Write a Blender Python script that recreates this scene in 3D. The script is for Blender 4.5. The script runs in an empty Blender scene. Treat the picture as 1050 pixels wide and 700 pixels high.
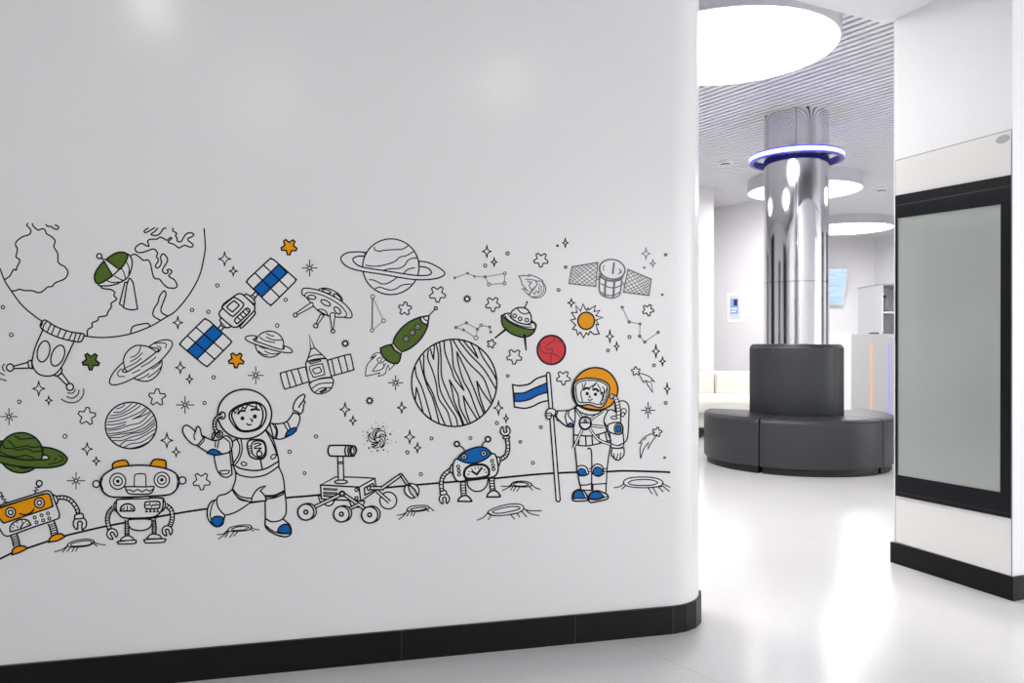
import bpy, bmesh, math, random
from mathutils import Vector, Matrix

random.seed(7)
SC = bpy.context.scene
COL = SC.collection
PI = math.pi
F_PX, CX, CY, CAM_H = 800.0, 525.0, 350.0, 1.1     # focal length and principal point of the 1050x700 photograph

# ------------------------------------------------------------------ materials
def new_mat(name):
    m = bpy.data.materials.new(name); m.use_nodes = True
    nt = m.node_tree
    b = nt.nodes.get('Principled BSDF')
    return m, nt, b

def mat(name, rgb, rough=0.5, metal=0.0, spec=0.5, emit=None, estr=0.0, coat=0.0):
    m, nt, b = new_mat(name)
    b.inputs['Base Color'].default_value = (*rgb, 1)
    b.inputs['Roughness'].default_value = rough
    b.inputs['Metallic'].default_value = metal
    b.inputs['Specular IOR Level'].default_value = spec
    b.inputs['Coat Weight'].default_value = coat
    if emit:
        b.inputs['Emission Color'].default_value = (*emit, 1)
        b.inputs['Emission Strength'].default_value = estr
    return m

def add_noise(m, scale, amount, bump=0.0, bscale=None, detail=3.0):
    """small procedural variation of colour and relief, in world position so neighbouring pieces match"""
    nt = m.node_tree; b = nt.nodes.get('Principled BSDF')
    geo = nt.nodes.new('ShaderNodeNewGeometry')
    n = nt.nodes.new('ShaderNodeTexNoise'); n.inputs['Scale'].default_value = scale; n.inputs['Detail'].default_value = detail
    nt.links.new(geo.outputs['Position'], n.inputs['Vector'])
    if amount:
        base = tuple(b.inputs['Base Color'].default_value)
        mx = nt.nodes.new('ShaderNodeMixRGB')
        mx.inputs[1].default_value = tuple(c*(1-amount) for c in base[:3]) + (1,)
        mx.inputs[2].default_value = tuple(min(1, c*(1+amount)) for c in base[:3]) + (1,)
        nt.links.new(n.outputs['Fac'], mx.inputs[0]); nt.links.new(mx.outputs[0], b.inputs['Base Color'])
    if bump:
        n2 = nt.nodes.new('ShaderNodeTexNoise'); n2.inputs['Scale'].default_value = bscale or scale; n2.inputs['Detail'].default_value = 2
        nt.links.new(geo.outputs['Position'], n2.inputs['Vector'])
        bp = nt.nodes.new('ShaderNodeBump'); bp.inputs['Strength'].default_value = bump; bp.inputs['Distance'].default_value = 0.002
        nt.links.new(n2.outputs['Fac'], bp.inputs['Height']); nt.links.new(bp.outputs[0], b.inputs['Normal'])
    return m

M = {}
M['paint'] = add_noise(mat('wall_paint', (0.80, 0.80, 0.80), 0.20, spec=0.42), 3, 0.012, bump=0.10, bscale=260)
M['white'] = add_noise(mat('white_paint', (0.89, 0.89, 0.905), 0.42), 4, 0.01)
M['ceil'] = add_noise(mat('ceiling_paint', (0.92, 0.92, 0.94), 0.6), 4, 0.01)
M['ink'] = mat('black_ink', (0.008, 0.008, 0.010), 0.5, spec=0.15)
M['grey'] = mat('grey_ink', (0.13, 0.13, 0.14), 0.45)
M['pale'] = mat('pale_ink', (0.20, 0.23, 0.32), 0.45)
M['orange'] = mat('orange_ink', (0.84, 0.33, 0.0), 0.4, spec=0.2)
M['green'] = mat('green_ink', (0.085, 0.150, 0.020), 0.4, spec=0.2)
M['blue'] = mat('blue_ink', (0.0, 0.12, 0.44), 0.4, spec=0.2)
M['red'] = mat('red_ink', (0.68, 0.045, 0.055), 0.4, spec=0.2)
M['pink'] = mat('pink_ink', (0.75, 0.60, 0.55), 0.4)
M['darkred'] = mat('dark_red_ink', (0.16, 0.012, 0.015), 0.4)
M['silver'] = mat('silver_grey_ink', (0.52, 0.53, 0.58), 0.4)

# ------------------------------------------------------------------ objects
def tag(o, label=None, cat=None, group=None, kind=None):
    if label: o['label'] = label
    if cat: o['category'] = cat
    if group: o['group'] = group
    if kind: o['kind'] = kind
    return o

def link_mesh(name, bm, mats, parent=None, smooth=False, loc=None):
    me = bpy.data.meshes.new(name)
    bm.normal_update(); bm.to_mesh(me); bm.free()
    for m in (mats if isinstance(mats, (list, tuple)) else [mats]): me.materials.append(m)
    if smooth:
        for p in me.polygons: p.use_smooth = True
    o = bpy.data.objects.new(name, me); COL.objects.link(o)
    if loc is not None: o.location = loc
    if parent: o.parent = parent
    return o

def empty(name, loc, rotz=0.0):
    o = bpy.data.objects.new(name, None); COL.objects.link(o)
    o.location = loc; o.rotation_euler = (0, 0, rotz); o.empty_display_size = 0.1
    return o

# ------------------------------------------------------------------ the long white wall: its plane and its rounded end
WA = Vector((0.9704, 0.2414, 0)).normalized()          # along the wall, to the right and away
WN = Vector((WA.y, -WA.x, 0))                          # out of the wall, towards the room
W0 = Vector((0, 2.7835, 0)) - WN*0.012                 # the painted face stands 12 mm behind the skirting

def on_wall(x, y, off):
    """the point of the wall (off metres proud of it) that the photograph shows at pixel x, y"""
    d = Vector(((x-CX)/F_PX, 1.0, (CY-y)/F_PX)); o = Vector((0, 0, CAM_H))
    p0 = W0 + WN*off
    t = (p0-o).dot(WN)/d.dot(WN)
    return o + d*t

# ------------------------------------------------------------------ line drawing on the wall
def parse(s, k):
    x0, y0, sc = k
    out = []
    for tok in s.split():
        c = tok.endswith('!')
        a, b = tok.rstrip('!').split(',')
        out.append((x0+float(a)/sc, y0+float(b)/sc, c))
    return out

def curve(pts, closed, n=5):
    N = len(pts); out = []
    if N < 3: return [(p[0], p[1]) for p in pts]
    for i in range(N if closed else N-1):
        p1 = pts[i]; p2 = pts[(i+1) % N]
        p0 = pts[i-1] if (closed or i > 0) and not p1[2] else p1
        p3 = pts[(i+2) % N] if (closed or i+2 < N) and not p2[2] else p2
        if p1[2] and p2[2]:
            out.append((p1[0], p1[1])); continue
        for j in range(n):
            t = j/n; t2 = t*t; t3 = t2*t
            out.append(tuple(0.5*((2*p1[a])+(-p0[a]+p2[a])*t+(2*p0[a]-5*p1[a]+4*p2[a]-p3[a])*t2+(-p0[a]+3*p1[a]-3*p2[a]+p3[a])*t3) for a in (0, 1)))
    if not closed: out.append((pts[-1][0], pts[-1][1]))
    res = [out[0]]
    for p in out[1:]:
        if math.hypot(p[0]-res[-1][0], p[1]-res[-1][1]) > 0.02: res.append(p)
    if closed and len(res) > 2 and math.hypot(res[0][0]-res[-1][0], res[0][1]-res[-1][1]) < 0.02: res.pop()
    return res

def ellipse(cx, cy, rx, ry=None, rot=0.0, n=None, a0=0.0, a1=360.0):
    ry = rx if ry is None else ry
    n = n or max(10, min(56, int(8+3*max(rx, ry))))
    full = abs(a1-a0) >= 360
    r = math.radians(rot); c, s = math.cos(r), math.sin(r)
    out = []
    for i in range(n if full else n+1):
        a = math.radians(a0+(a1-a0)*i/n)
        u, v = rx*math.cos(a), ry*math.sin(a)
        out.append((cx+u*c-v*s, cy+u*s+v*c))
    return out

def offset_sides(pts, w, closed):
    N = len(pts); L = []; R = []
    for i in range(N):
        a = pts[i-1] if (closed or i > 0) else None
        b = pts[i]
        c = pts[(i+1) % N] if (closed or i < N-1) else None
        ns = []
        for p, q in ((a, b), (b, c)):
            if p and q:
                dx, dy = q[0]-p[0], q[1]-p[1]; l = math.hypot(dx, dy) or 1e-9
                ns.append((-dy/l, dx/l))
        nx = sum(v[0] for v in ns); ny = sum(v[1] for v in ns); l = math.hypot(nx, ny)
        if l < 1e-6: nx, ny = ns[0]; l = 1
        nx, ny = nx/l, ny/l
        dt = max(0.55, nx*ns[0][0]+ny*ns[0][1])
        h = w/2/dt
        L.append((b[0]+nx*h, b[1]+ny*h)); R.append((b[0]-nx*h, b[1]-ny*h))
    return L, R

class Part:
    def __init__(s, d, name, parent, label):
        s.d = d; s.name = name; s.parent = parent; s.label = label
        s.bm = bmesh.new(); s.mats = []; s.obj = None
    def mi(s, m):
        if m not in s.mats: s.mats.append(m)
        return s.mats.index(m)
    def _face(s, pts, m, off):
        vs = [s.bm.verts.new(on_wall(x, y, off)) for x, y in pts]
        try:
            f = s.bm.faces.new(vs); f.material_index = s.mi(m)
        except ValueError: pass
    def fill(s, pts, m):
        for p in pts: s.d.see(p)
        s._face(pts, m, s.d.up())
    def ribbon(s, pts, w, closed, m=None):
        m = m or s.d.ink
        for p in pts: s.d.see(p)
        off = s.d.up(); L, R = offset_sides(pts, w, closed); N = len(pts)
        if not closed:                                   # square caps
            for e, f in ((0, 1), (-1, -2)):
                dx, dy = pts[e][0]-pts[f][0], pts[e][1]-pts[f][1]; l = math.hypot(dx, dy) or 1
                for S in (L, R): S[e] = (S[e][0]+dx/l*w*.35, S[e][1]+dy/l*w*.35)
        lv = [s.bm.verts.new(on_wall(x, y, off)) for x, y in L]
        rv = [s.bm.verts.new(on_wall(x, y, off)) for x, y in R]
        k = s.mi(m)
        for i in range(N if closed else N-1):
            j = (i+1) % N
            f = s.bm.faces.new((lv[i], lv[j], rv[j], rv[i])); f.material_index = k
    # --- in the coordinates of the drawing's current tracing frame
    def f(s, t, m='paint', w=None, n=5):                 # closed shape: fill and outline
        p = curve(parse(t, s.d.k), True, n); s.fill(p, m)
        w = s.d.lw if w is None else w
        if w: s.ribbon(p, w, True)
        return s
    def l(s, t, w=None, m=None, closed=False):           # line
        s.ribbon(curve(parse(t, s.d.k), closed), w or s.d.lw, closed, m); return s
    def ls(s, ts, w=None, m=None):
        for t in ts.split(';'): s.l(t.strip(), w, m)
        return s
    def c(s, x, y, rx, ry=None, rot=0.0, m='paint', w=None):
        x0, y0, k = s.d.k
        p = ellipse(x0+x/k, y0+y/k, rx/k, None if ry is None else ry/k, rot)
        if m: s.fill(p, m)
        w = s.d.lw if w is None else w
        if w: s.ribbon(p, w, True)
        return s
    def tube(s, t, w, ribs=0, m='paint', lw=None):       # bent tube of even width with cross ribs
        k = s.d.k[2]; lw = lw or s.d.lw
        p = curve(parse(t, s.d.k), False, 6); L, R = offset_sides(p, w/k, False)
        s.fill(L+R[::-1], m); s.ribbon(L, lw, False); s.ribbon(R, lw, False)
        if ribs:
            for i in range(1, ribs):
                u = i*(len(p)-1)/ribs; a = int(u); fr = u-a; b = min(a+1, len(p)-1)
                q = [(S[a][0]*(1-fr)+S[b][0]*fr, S[a][1]*(1-fr)+S[b][1]*fr) for S in (L, R)]
                s.ribbon(q, lw*.75, False)
        return s
    def claw(s, x, y, r, ang, gap=52, inner=.36, m='paint'):   # open wrench-shaped hand, gap facing ang (degrees, y down)
        x0, y0, k = s.d.k; x, y, r = x0+x/k, y0+y/k, r/k
        a0, a1 = ang+gap/2, ang+360-gap/2
        o = ellipse(x, y, r, r, 0, 20, a0, a1)
        dx, dy = math.cos(math.radians(ang)), math.sin(math.radians(ang))
        ir = r*inner
        g = 60
        i = ellipse(x, y, ir, ir, 0, 10, ang+360-g, ang+g)
        tip = lambda sg: (x+dx*r*.78-dy*ir*.9*sg, y+dy*r*.78+dx*ir*.9*sg)
        p = o+[tip(-1)]+i+[tip(1)]
        s.fill(p, m); s.ribbon(p, s.d.lw, True); return s

class Draw:
    STEP = 0.00003
    def __init__(s, name, label, cat, group=None, lw=1.45, ink='ink', k=(0, 0, 1), base=0.0006):
        s.name = name; s.label = label; s.cat = cat; s.group = group; s.lw = lw; s.ink = ink; s.k = k
        s.off = base; s.parts = []; s.bb = [1e9, 1e9, -1e9, -1e9]
    def up(s): s.off += s.STEP; return s.off
    def see(s, p):
        b = s.bb; b[0] = min(b[0], p[0]); b[1] = min(b[1], p[1]); b[2] = max(b[2], p[0]); b[3] = max(b[3], p[1])
    def at(s, x0, y0, sc): s.k = (x0, y0, sc); return s
    def part(s, name, parent=None, label=None):
        p = Part(s, name, parent, label); s.parts.append(p); return p
    def done(s):
        base = on_wall((s.bb[0]+s.bb[2])/2, s.bb[3], 0.0005)
        single = len(s.parts) == 1
        root = None if single else empty(s.name, base)
        for p in s.parts:
            for v in p.bm.verts: v.co -= base
            o = link_mesh(s.name if single else p.name, p.bm, [M[m] for m in p.mats],
                          None if single else (p.parent.obj if p.parent else root), loc=base if single else None)
            p.obj = o
            if p.label and not single: o['label'] = p.label
            if single: root = o
        tag(root, s.label, s.cat, s.group)
        return root
# ================================================================== THE MURAL: every drawing is a thing of its own on the wall
# ground line of the drawn planet
D = Draw('horizon_line', 'long black curved ground line running across the wall under the drawn robots and astronauts', 'line drawing', lw=2.1, base=0.0003)
D.part('line').l('-9,577 4.6,570.5 14,566 27.4,562 49,554.8 67.4,549 91.4,543.2 107.5,539.6 128.4,535.6 178.7,526.7 205,522.5 258,515 293.7,510.2 320,508 355,504 398,499.6 429,496.8 470,493.4 510,490 555,485.8 591.6,484 624,483.3 640,482.6 675,483.5 686.6,484.1')
D.done()

# the earth
D = Draw('earth_drawing', 'huge outlined earth globe with continents, its top cut off, at the mural\'s left end', 'planet drawing', lw=1.5, base=0.0004)
P = D.part('globe')
g = parse('-12,236! -9,256 0,275.5 4.5,287 12,298.8 24,314.2 43,329.2 62,338.5 87,344.3 108,345.9 132,342.6 154,334.6 171,324.6 180,318.8 193.7,302.4 204.6,282.4 209.6,261 210.4,250.3 209.3,234.5!', (0, 0, 1))
P.fill(curve(g, False), 'paint'); P.ribbon(curve(g, False), 1.5, False)
D.at(0, 225, 10); P = D.part('continent')
P.l('285,40 275,60 300,85 315,110 312,140 285,160 235,175 190,205 163,235 160,265 178,300 172,345 165,385 200,410 198,440 175,485 165,520 145,510 125,535 100,580 50,615')
P.l('330,42 340,65 370,95 395,108 430,95 460,105 478,145 520,170 550,195 565,225 553,280 590,345 595,430 620,460 665,485 695,530 690,570 660,610 600,635 560,655 535,685 490,692 450,725 420,745 380,748 335,730 260,728 195,716 160,730 125,730')
P.l('470,52 490,70 520,70 550,90 580,102 600,88 595,70 565,55')
D.at(90, 225, 10); P = D.part('continent')
P.ls('620,88 580,115 590,135 630,118 685,85; 715,90 690,120 650,148 660,160 710,162 745,140 770,100 800,85')
P.l('875,90 872,115 910,140 900,165 915,190 915,215 935,228 960,222 985,180 1010,148 1050,135 1085,150 1070,175 1028,195 1035,220 1078,255 1070,280 1040,280 990,265 940,290 910,275 885,255 840,240 825,225 860,195 845,185 810,212 780,195 740,180 710,200 640,203 615,225 628,270 600,268 550,245 500,275 485,300 500,330 540,340 600,325 660,303 690,308 715,345 705,380 722,410 715,440 695,470 700,492 720,495 745,470 755,430 745,390 765,355 790,360 818,405 805,450 770,505 770,535 800,555 825,540 815,520 835,510 862,530 850,555 830,575 850,595 885,615 908,650 915,680 895,702 850,702 815,695 770,655 735,612 690,605 670,575 655,510 640,445 615,415 570,418 530,385 480,355 440,372')
D.at(85, 290, 10)
P = D.part('continent'); P.l('180,20 200,55 285,68 325,95 318,130 345,165 290,210 292,245 258,295 240,335 165,350 150,385 95,410 95,450 50,480 45,540')
P = D.part('continent'); P.l('870,340 815,310 800,275 815,220 850,130 845,90 825,85 785,140 770,200 730,265 718,325 745,355 800,385')
P = D.part('continent'); P.l('490,515 500,465 540,435 660,415 685,440')
D.done()

# dish antenna standing on the earth
D = Draw('dish_antenna_drawing', 'green dish antenna drawing on a tapered stand inside the big earth globe', 'antenna drawing', lw=1.5, base=0.0010)
P = D.part('stand'); P.f('128,289.5! 122.5,311.5! 127,314.6! 131,289!'); P.f('132.5,285.5 130,292! 126.6,315! 130,316.7 136,317.6 141,316.6! 136.6,290! 134.5,286.5')
D.at(90, 225, 10)
P = D.part('bowl'); P.f('385,360 440,385 455,450 440,530 410,590 375,620 310,655 240,675 180,680 110,662 250,520')
P.ls('400,440 425,500 420,560; 345,500 375,555 385,610; 275,580 320,605 365,625; 195,625 250,645 320,640', 1.2)
P = D.part('dish', label='green dish face'); P.f('80,640 68,590 85,530 130,465 175,420 240,370 300,340 355,335 400,350 408,385 385,440 345,495 310,520 255,575 190,620 140,648 100,655', 'green', 1.7)
P = D.part('feed_horn'); P.f('135,390! 170,430! 255,575! 322,512! 190,415!', 'paint'); P.c(118, 375, 26)
D.done()

# capsule hanging under the globe
D = Draw('space_capsule_drawing', 'bullet-shaped capsule with two oval windows docked under the outlined earth globe', 'spacecraft drawing', lw=1.55, base=0.0010)
D.at(0, 355, 10)
P = D.part('thruster'); P.f('325,140! 290,155 283,175 300,218 330,228!'); P.f('285,165! 140,203! 140,228! 300,222!'); P.c(103, 217, 37)
P.ls('45,180 27,205 25,225 45,255; 0,270 45,297; -5,333 65,352', 1.2)
P = D.part('thruster'); P.f('630,215! 632,262 590,302 550,295!'); P.f('635,275! 712,378! 680,392! 590,305!'); P.c(717, 416, 36)
P.ls('772,440 755,470 730,482 695,475; 810,448 800,490 760,525 725,530 685,515; 857,435 855,490 810,555 740,578 670,565 630,540', 1.2)
D.at(0, 0, 1)
P = D.part('hull'); P.f('44,338! 36.5,355 33.6,366 33,373 35.5,379 40,383.5 47,385.4 55,384.3 61,379 66.5,370 73.5,355 76,350! 62,346.5 52,342.5')
W = D.part('window', P); W.c(44.6, 360.2, 6.2, 11, 14)
W = D.part('window', P); W.c(59.2, 364.5, 6.3, 11.2, 22)
D.at(0, 290, 10); P = D.part('collar')
P.f('425,405 455,380 490,395 560,440 640,475 740,505 850,520 860,545 840,590 810,605 720,590 620,565 520,525 440,480 412,440')
P.ls('480,395 448,435 440,470; 520,425 485,500; 560,445 530,520; 620,475 585,555; 680,495 645,570; 740,510 705,585; 780,520 755,600; 825,525 800,590; 436,405 424,440', 1.4)
D.done()

# ringed planets
D = Draw('ringed_planet_drawing', 'small outlined planet with a steeply tilted ring, between the earth globe and the striped ball', 'planet drawing', 'outlined ringed planets', lw=1.4).at(90, 340, 8.75)
P = D.part('globe'); P.f('320,270 325,230 345,190 385,150 430,125 480,123 540,135 600,170 645,215 665,260 660,320 630,380 580,425 520,445 440,430 380,390 335,330')
P.ls('475,130 460,180 425,215 385,230; 490,190 440,235 380,270; 480,240 420,285 345,320; 550,375 490,415 430,430; 655,270 620,310 575,335; 655,320 600,370 540,410', 1.1)
P = D.part('ring'); P.f('545,138! 600,100 660,78 720,73 757,95 750,140 700,210 630,280 540,340 440,400 340,450 250,477 205,470 195,440 215,390 260,330 320,272! 332,330! 310,350 345,362 430,315 520,255 605,190 640,160 600,145!')
P.ls('600,105 680,100 705,115 695,145; 620,128 655,140 650,165 630,185; 300,330 268,370 280,400 330,400; 610,225 560,270 480,315; 470,340 400,372', 1.1)
D.done()
D = Draw('ringed_planet_drawing', 'smallest outlined ringed planet, just below the blue-panelled satellite and left of the winged space station', 'planet drawing', 'outlined ringed planets', lw=1.3).at(180, 305, 8.75)
P = D.part('globe'); P.c(843, 418, 127, 117)
P.ls('815,320 850,340 885,345; 815,355 880,380 955,380; 755,355 800,385 890,405; 730,420 780,450 840,460; 800,480 860,505 930,500; 745,480 790,510 830,515', 1.1)
P = D.part('ring'); P.f('725,345! 680,340 635,350 630,375 680,405 780,440 880,472 960,490 1030,495 1048,480 1020,450 965,430! 975,452 950,465 860,440 760,405 705,385 700,370 718,372!')
D.done()
D = Draw('ringed_planet_drawing', 'largest outlined ringed planet, with wavy bands, high up above the green rocket', 'planet drawing', 'outlined ringed planets', lw=1.4).at(345, 235, 8.75)
P = D.part('globe'); P.c(488, 336, 253, 250)
P.ls('340,160 345,185 385,197 430,188 520,182 590,178 640,150; 262,322 340,332 430,320 520,290 570,250 630,235 690,200; 420,368 480,355 560,350 610,325 640,280 680,260 720,258; 605,395 640,360 700,345; 295,452 340,458 410,490 470,480 545,432; 350,530 390,520 440,535 490,545 540,530 590,500 670,490', 1.2)
P = D.part('ring'); P.f('262,208! 190,202 100,210 50,240 42,275 70,315 130,350 240,378 400,402 540,427 680,449 800,452 900,440 960,415 968,385 920,345 830,300 742,285! 740,335! 790,338 830,355 852,385 830,410 760,415 680,410 560,392 420,370 270,347 200,327 155,290 150,262 190,242 250,242!')
D.done()
D = Draw('ringed_planet_drawing', 'green ringed planet with dark wavy bands, cut by the left edge of the picture', 'planet drawing', lw=1.8).at(0, 425, 10)
P = D.part('globe', label='green globe'); P.c(215, 390, 222, 206, 0, 'green')
P.ls('145,220 180,230 210,250 350,240; 80,265 110,285 150,330 180,335 280,320 320,335 430,325; 60,345 150,350 180,365 260,350 300,355 340,380 430,370; -10,372 100,425 200,430 260,415 350,445; 20,300 45,330 40,345; 180,530 240,552 310,545', 1.3)
P = D.part('ring', label='green ring'); P.f('438,332! 530,345 620,380 680,430 687,465 650,510 560,537 430,546 300,540 150,525 0,490 -150,440 -190,380 -150,310 0,273 32,272! 0,330! -60,370 -20,410 100,438 250,462 435,462! 495,455 502,435 470,415 440,415!', 'green')
P.ls('600,415 645,440 640,465 590,490 500,505; 570,440 575,455 550,465', 1.1)
D.done()

# striped and other round planets
D = Draw('striped_planet_drawing', 'medium ball planet with fine curved stripes above the robot with orange ears', 'planet drawing', lw=1.6).at(80, 405, 8.75)
P = D.part('globe'); P.c(475, 272, 230, 208)
P.ls('320,155 380,150 430,120 480,78; 345,122 390,110 420,85; 290,185 380,170 460,130 530,80; 275,210 370,195 470,155 560,95; 265,240 360,228 460,195 560,150 605,112; 260,265 340,262 430,240; 252,300 330,295 425,262; 490,215 560,180 620,122; 270,318 360,305 460,270 560,245 650,160; 500,212 580,185 650,145; 275,345 380,335 480,310 580,270 675,185; 285,365 380,350 500,330 600,290 690,215; 290,380 380,378 480,345 580,325 695,238; 310,408 400,405 480,375 570,350 640,310 690,262; 375,452 430,410 520,400 600,360 690,305; 410,468 480,435 560,425 630,385 685,345; 470,478 560,455 640,415', 1.05)
D.done()
D = Draw('zebra_planet_drawing', 'biggest round planet, filled with steep zebra stripes, left of the flag', 'planet drawing', lw=1.7).at(410, 340, 7)
P = D.part('globe'); P.c(390, 367, 306, 313)
P.ls('118,400 140,470 165,572; 118,400 112,485; 110,252 120,320 165,420 225,625; 143,195 165,290 200,400 240,490 282,655; 172,165 172,270 185,340 235,440 270,540 325,670; 205,132 200,190 235,280 260,370 280,480 340,570 372,678; 218,122 242,198; 242,198 248,100; 262,92 278,180 275,300 290,420 340,520 400,610 415,676; 285,80 295,180 300,320 340,430 385,530 430,610 452,672; 318,62 325,150 370,270 395,340 460,420; 460,420 420,330 385,250 375,130 362,58; 355,345 375,420 390,500 430,590 462,670; 355,345 415,450 430,540 480,640 487,663; 410,145 420,230 455,350 500,430 540,540 572,615; 410,145 480,290 510,360 540,430 570,510 603,588; 380,56 430,140 500,230 590,320 625,390 662,500; 418,56 500,160 600,265 688,408; 455,63 510,130 560,188; 505,75 535,130 560,188; 560,108 600,190 660,280 693,345; 455,460 475,570 505,655; 455,460 500,540 555,628; 552,355 575,470 612,580; 552,355 600,440 658,518', 1.5)
D.done()
D = Draw('red_planet_drawing', 'solid red round planet with dark cracks above the flag', 'planet drawing', lw=1.9).at(460, 300, 8.75)
P = D.part('globe', label='red globe'); P.c(922, 513, 126, 130, 0, 'red')
P.ls('945,405 950,430 910,450 870,490 890,510 930,505 925,550 915,640; 820,450 825,510 860,540 920,545; 925,545 960,555 1005,590; 980,430 1030,450', 1.3, 'darkred')
D.done()

# satellite with blue panels
D = Draw('satellite_drawing', 'tilted satellite with two gridded panels, each with a blue middle stripe', 'satellite drawing', lw=1.6)
D.at(180, 240, 8.75); P = D.part('strut'); P.f('680,555! 720,515! 740,540! 705,582!')
P = D.part('solar_panel', label='panel with a blue stripe'); P.f('835,232 860,222 885,232! 1065,390 1077,412 1065,435! 875,622 850,632 825,618! 652,445 642,422 655,400!')
P.f('700,490! 925,272! 1002,345! 772,565!', 'blue'); P.ls('795,282 1012,490; 718,352 930,562', 1.5)
D.at(180, 305, 8.75); P = D.part('strut'); P.f('380,278! 408,245! 432,268! 408,298!')
P = D.part('solar_panel', label='panel with a blue stripe'); P.f('245,205 270,195 300,207! 485,375 498,400 485,420! 305,600 280,614 255,603! 55,435 45,412 57,390!')
P.f('340,245! 425,320! 192,552! 105,475!', 'blue'); P.ls('185,268 422,470; 110,345 348,550', 1.5)
P = D.part('body'); P.f('575,262! 600,268 700,165 715,130 700,118!'); P.f('412,180! 400,210 452,268 505,258!'); P.f('412,228! 408,243 436,268 455,270!', w=1.3)
P.f('612,-18! 640,-30 690,5 713,45 710,65!'); P.f('672,-12! 690,-22 715,5 708,18!', w=1.3)
P.f('395,130 425,92 430,60 510,0 560,-32 605,-25 700,65 710,95 695,130 570,250 540,265 500,255 410,180 393,155')
W = D.part('hatch', P); W.f('425,95 425,75 510,5 530,0 590,35 608,75 530,158 500,162'); W.f('465,92 465,78 515,35 530,32 567,65 562,80 515,125 500,122')
W = D.part('vent', P); W.f('530,205 545,182 630,100 650,98 667,115 655,140 565,225 545,230'); W.ls('555,175 585,205; 580,150 610,180; 605,127 635,155; 632,105 655,128', 1.4)
D.done()

# saucer without colour
D = Draw('flying_saucer_drawing', 'uncoloured flying saucer on three ball-footed legs below the eight-rayed star beside the satellite', 'spacecraft drawing', lw=1.35).at(280, 265, 8.75)
P = D.part('dome'); P.f('400,285! 430,268 490,268 560,298 600,332 622,370 618,400!'); P.c(480, 294, 42, 13, 18); P.c(577, 345, 42, 16, 42)
P = D.part('hull'); P.f('262,320 258,290 275,268 330,268 410,285 490,315 570,355 640,405 690,460 708,500 705,525 680,534 645,527! 570,525 500,515 440,490 395,460 345,405 300,350 270,328!')
P.l('285,330 300,308 350,306 430,325 510,360 590,410 640,460 660,500 645,525', 1.2)
for w in ((348, 347, 36, 18, 8), (472, 397, 46, 21, 28), (577, 466, 38, 21, 48)): D.part('window', P).c(*w)
P.f('400,460! 430,455 470,470 492,512!', w=1.2)
P = D.part('leg'); P.f('335,400 358,405 355,430! 215,507! 205,490!', w=1.2); P.c(200, 507, 18)
P = D.part('leg'); P.f('425,500! 385,585! 398,595! 460,507!', w=1.2); P.c(383, 603, 19)
P = D.part('leg'); P.f('515,495 535,485 557,495! 540,640! 530,640! 512,520', w=1.2); P.c(538, 651, 16)
D.done()

# winged space station
D = Draw('space_station_drawing', 'cone-topped space station with two ribbed wing panels, right of the smallest ringed planet', 'spacecraft drawing', lw=1.4).at(270, 335, 8.75)
P = D.part('solar_panel'); P.f('378,358! 180,407 155,430 185,540 215,553 412,490!'); P.ls('205,405 242,545; 250,393 297,530; 310,378 352,510')
P = D.part('solar_panel'); P.f('575,300! 760,248 785,262 808,370 795,390 608,442!'); P.ls('612,290 642,432; 670,273 707,413; 727,258 762,400')
P = D.part('spike'); P.f('412,66! 425,195! 460,190!', w=1.2)
P = D.part('lower_module'); P.f('412,515! 450,482 540,462 616,456! 630,490 610,550 560,588 490,600 440,572'); P.ls('438,552 500,512 622,500; 465,585 520,550 612,545', 1.2); P.f('500,582! 565,548! 570,568! 520,592!', 'ink', .5)
P = D.part('nose_cone'); P.f('425,200! 460,188! 572,292! 480,300 380,330! 405,270'); P.ls('405,275 460,252 530,250; 390,312 450,292 550,280', 1.2)
P = D.part('body'); P.f('380,330! 405,308 545,285 572,295! 612,452! 520,460 415,500! 400,440'); P.f('412,320! 510,296! 516,308! 420,333!', w=1.1)
W = D.part('window', P); W.f('428,350 520,332 532,340 550,420 540,430 462,450 445,445 415,375', w=1.2); W.f('455,375 500,362 508,368 520,402 470,420 458,412 443,390', w=1.2)
D.done()

# rocket
D = Draw('rocket_drawing', 'green rocket with three round portholes and a flame tail, tilted up to the right', 'rocket drawing', lw=1.7).at(365, 310, 8.75)
P = D.part('flame'); P.f('220,450! 165,460 130,505! 180,475 110,545 90,600 85,660! 140,650 215,630! 200,663! 260,640 275,590 290,560! 300,605! 345,560! 300,520!', w=1.0)
P.ls('225,490 190,510 200,545 150,615 230,600 252,570! 245,545; 235,500 215,545 262,520; 270,545 240,590', 1.0)
P = D.part('antenna'); P.l('655,118 712,58', 1.2); P.c(717, 52, 14, m='silver', w=1.2)
P = D.part('tail_section', label='green tail section'); P.f('315,378! 270,388 220,410! 228,460 265,510 320,542 370,548! 392,520 405,462! 350,430', 'green')
P = D.part('body', label='green body'); P.f('333,362! 350,310 400,240 470,180 560,137 655,118! 650,150 640,220 600,300 540,370 470,420 408,443! 365,410', 'green')
P.f('320,375! 335,365! 370,412 412,442! 402,460! 350,425', 'paint', 1.2)
W = D.part('nose_tip', P); W.f('575,134! 655,118! 650,160 638,202! 595,178'); W.l('605,130 615,152 643,165', 1.3)
for x, y in ((555, 217), (505, 270), (450, 326)):
    W = D.part('porthole', P); W.c(x, y, 25, m='silver', w=1.2); W.c(x, y, 11, m='paint', w=1.1)
D.done()

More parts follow.
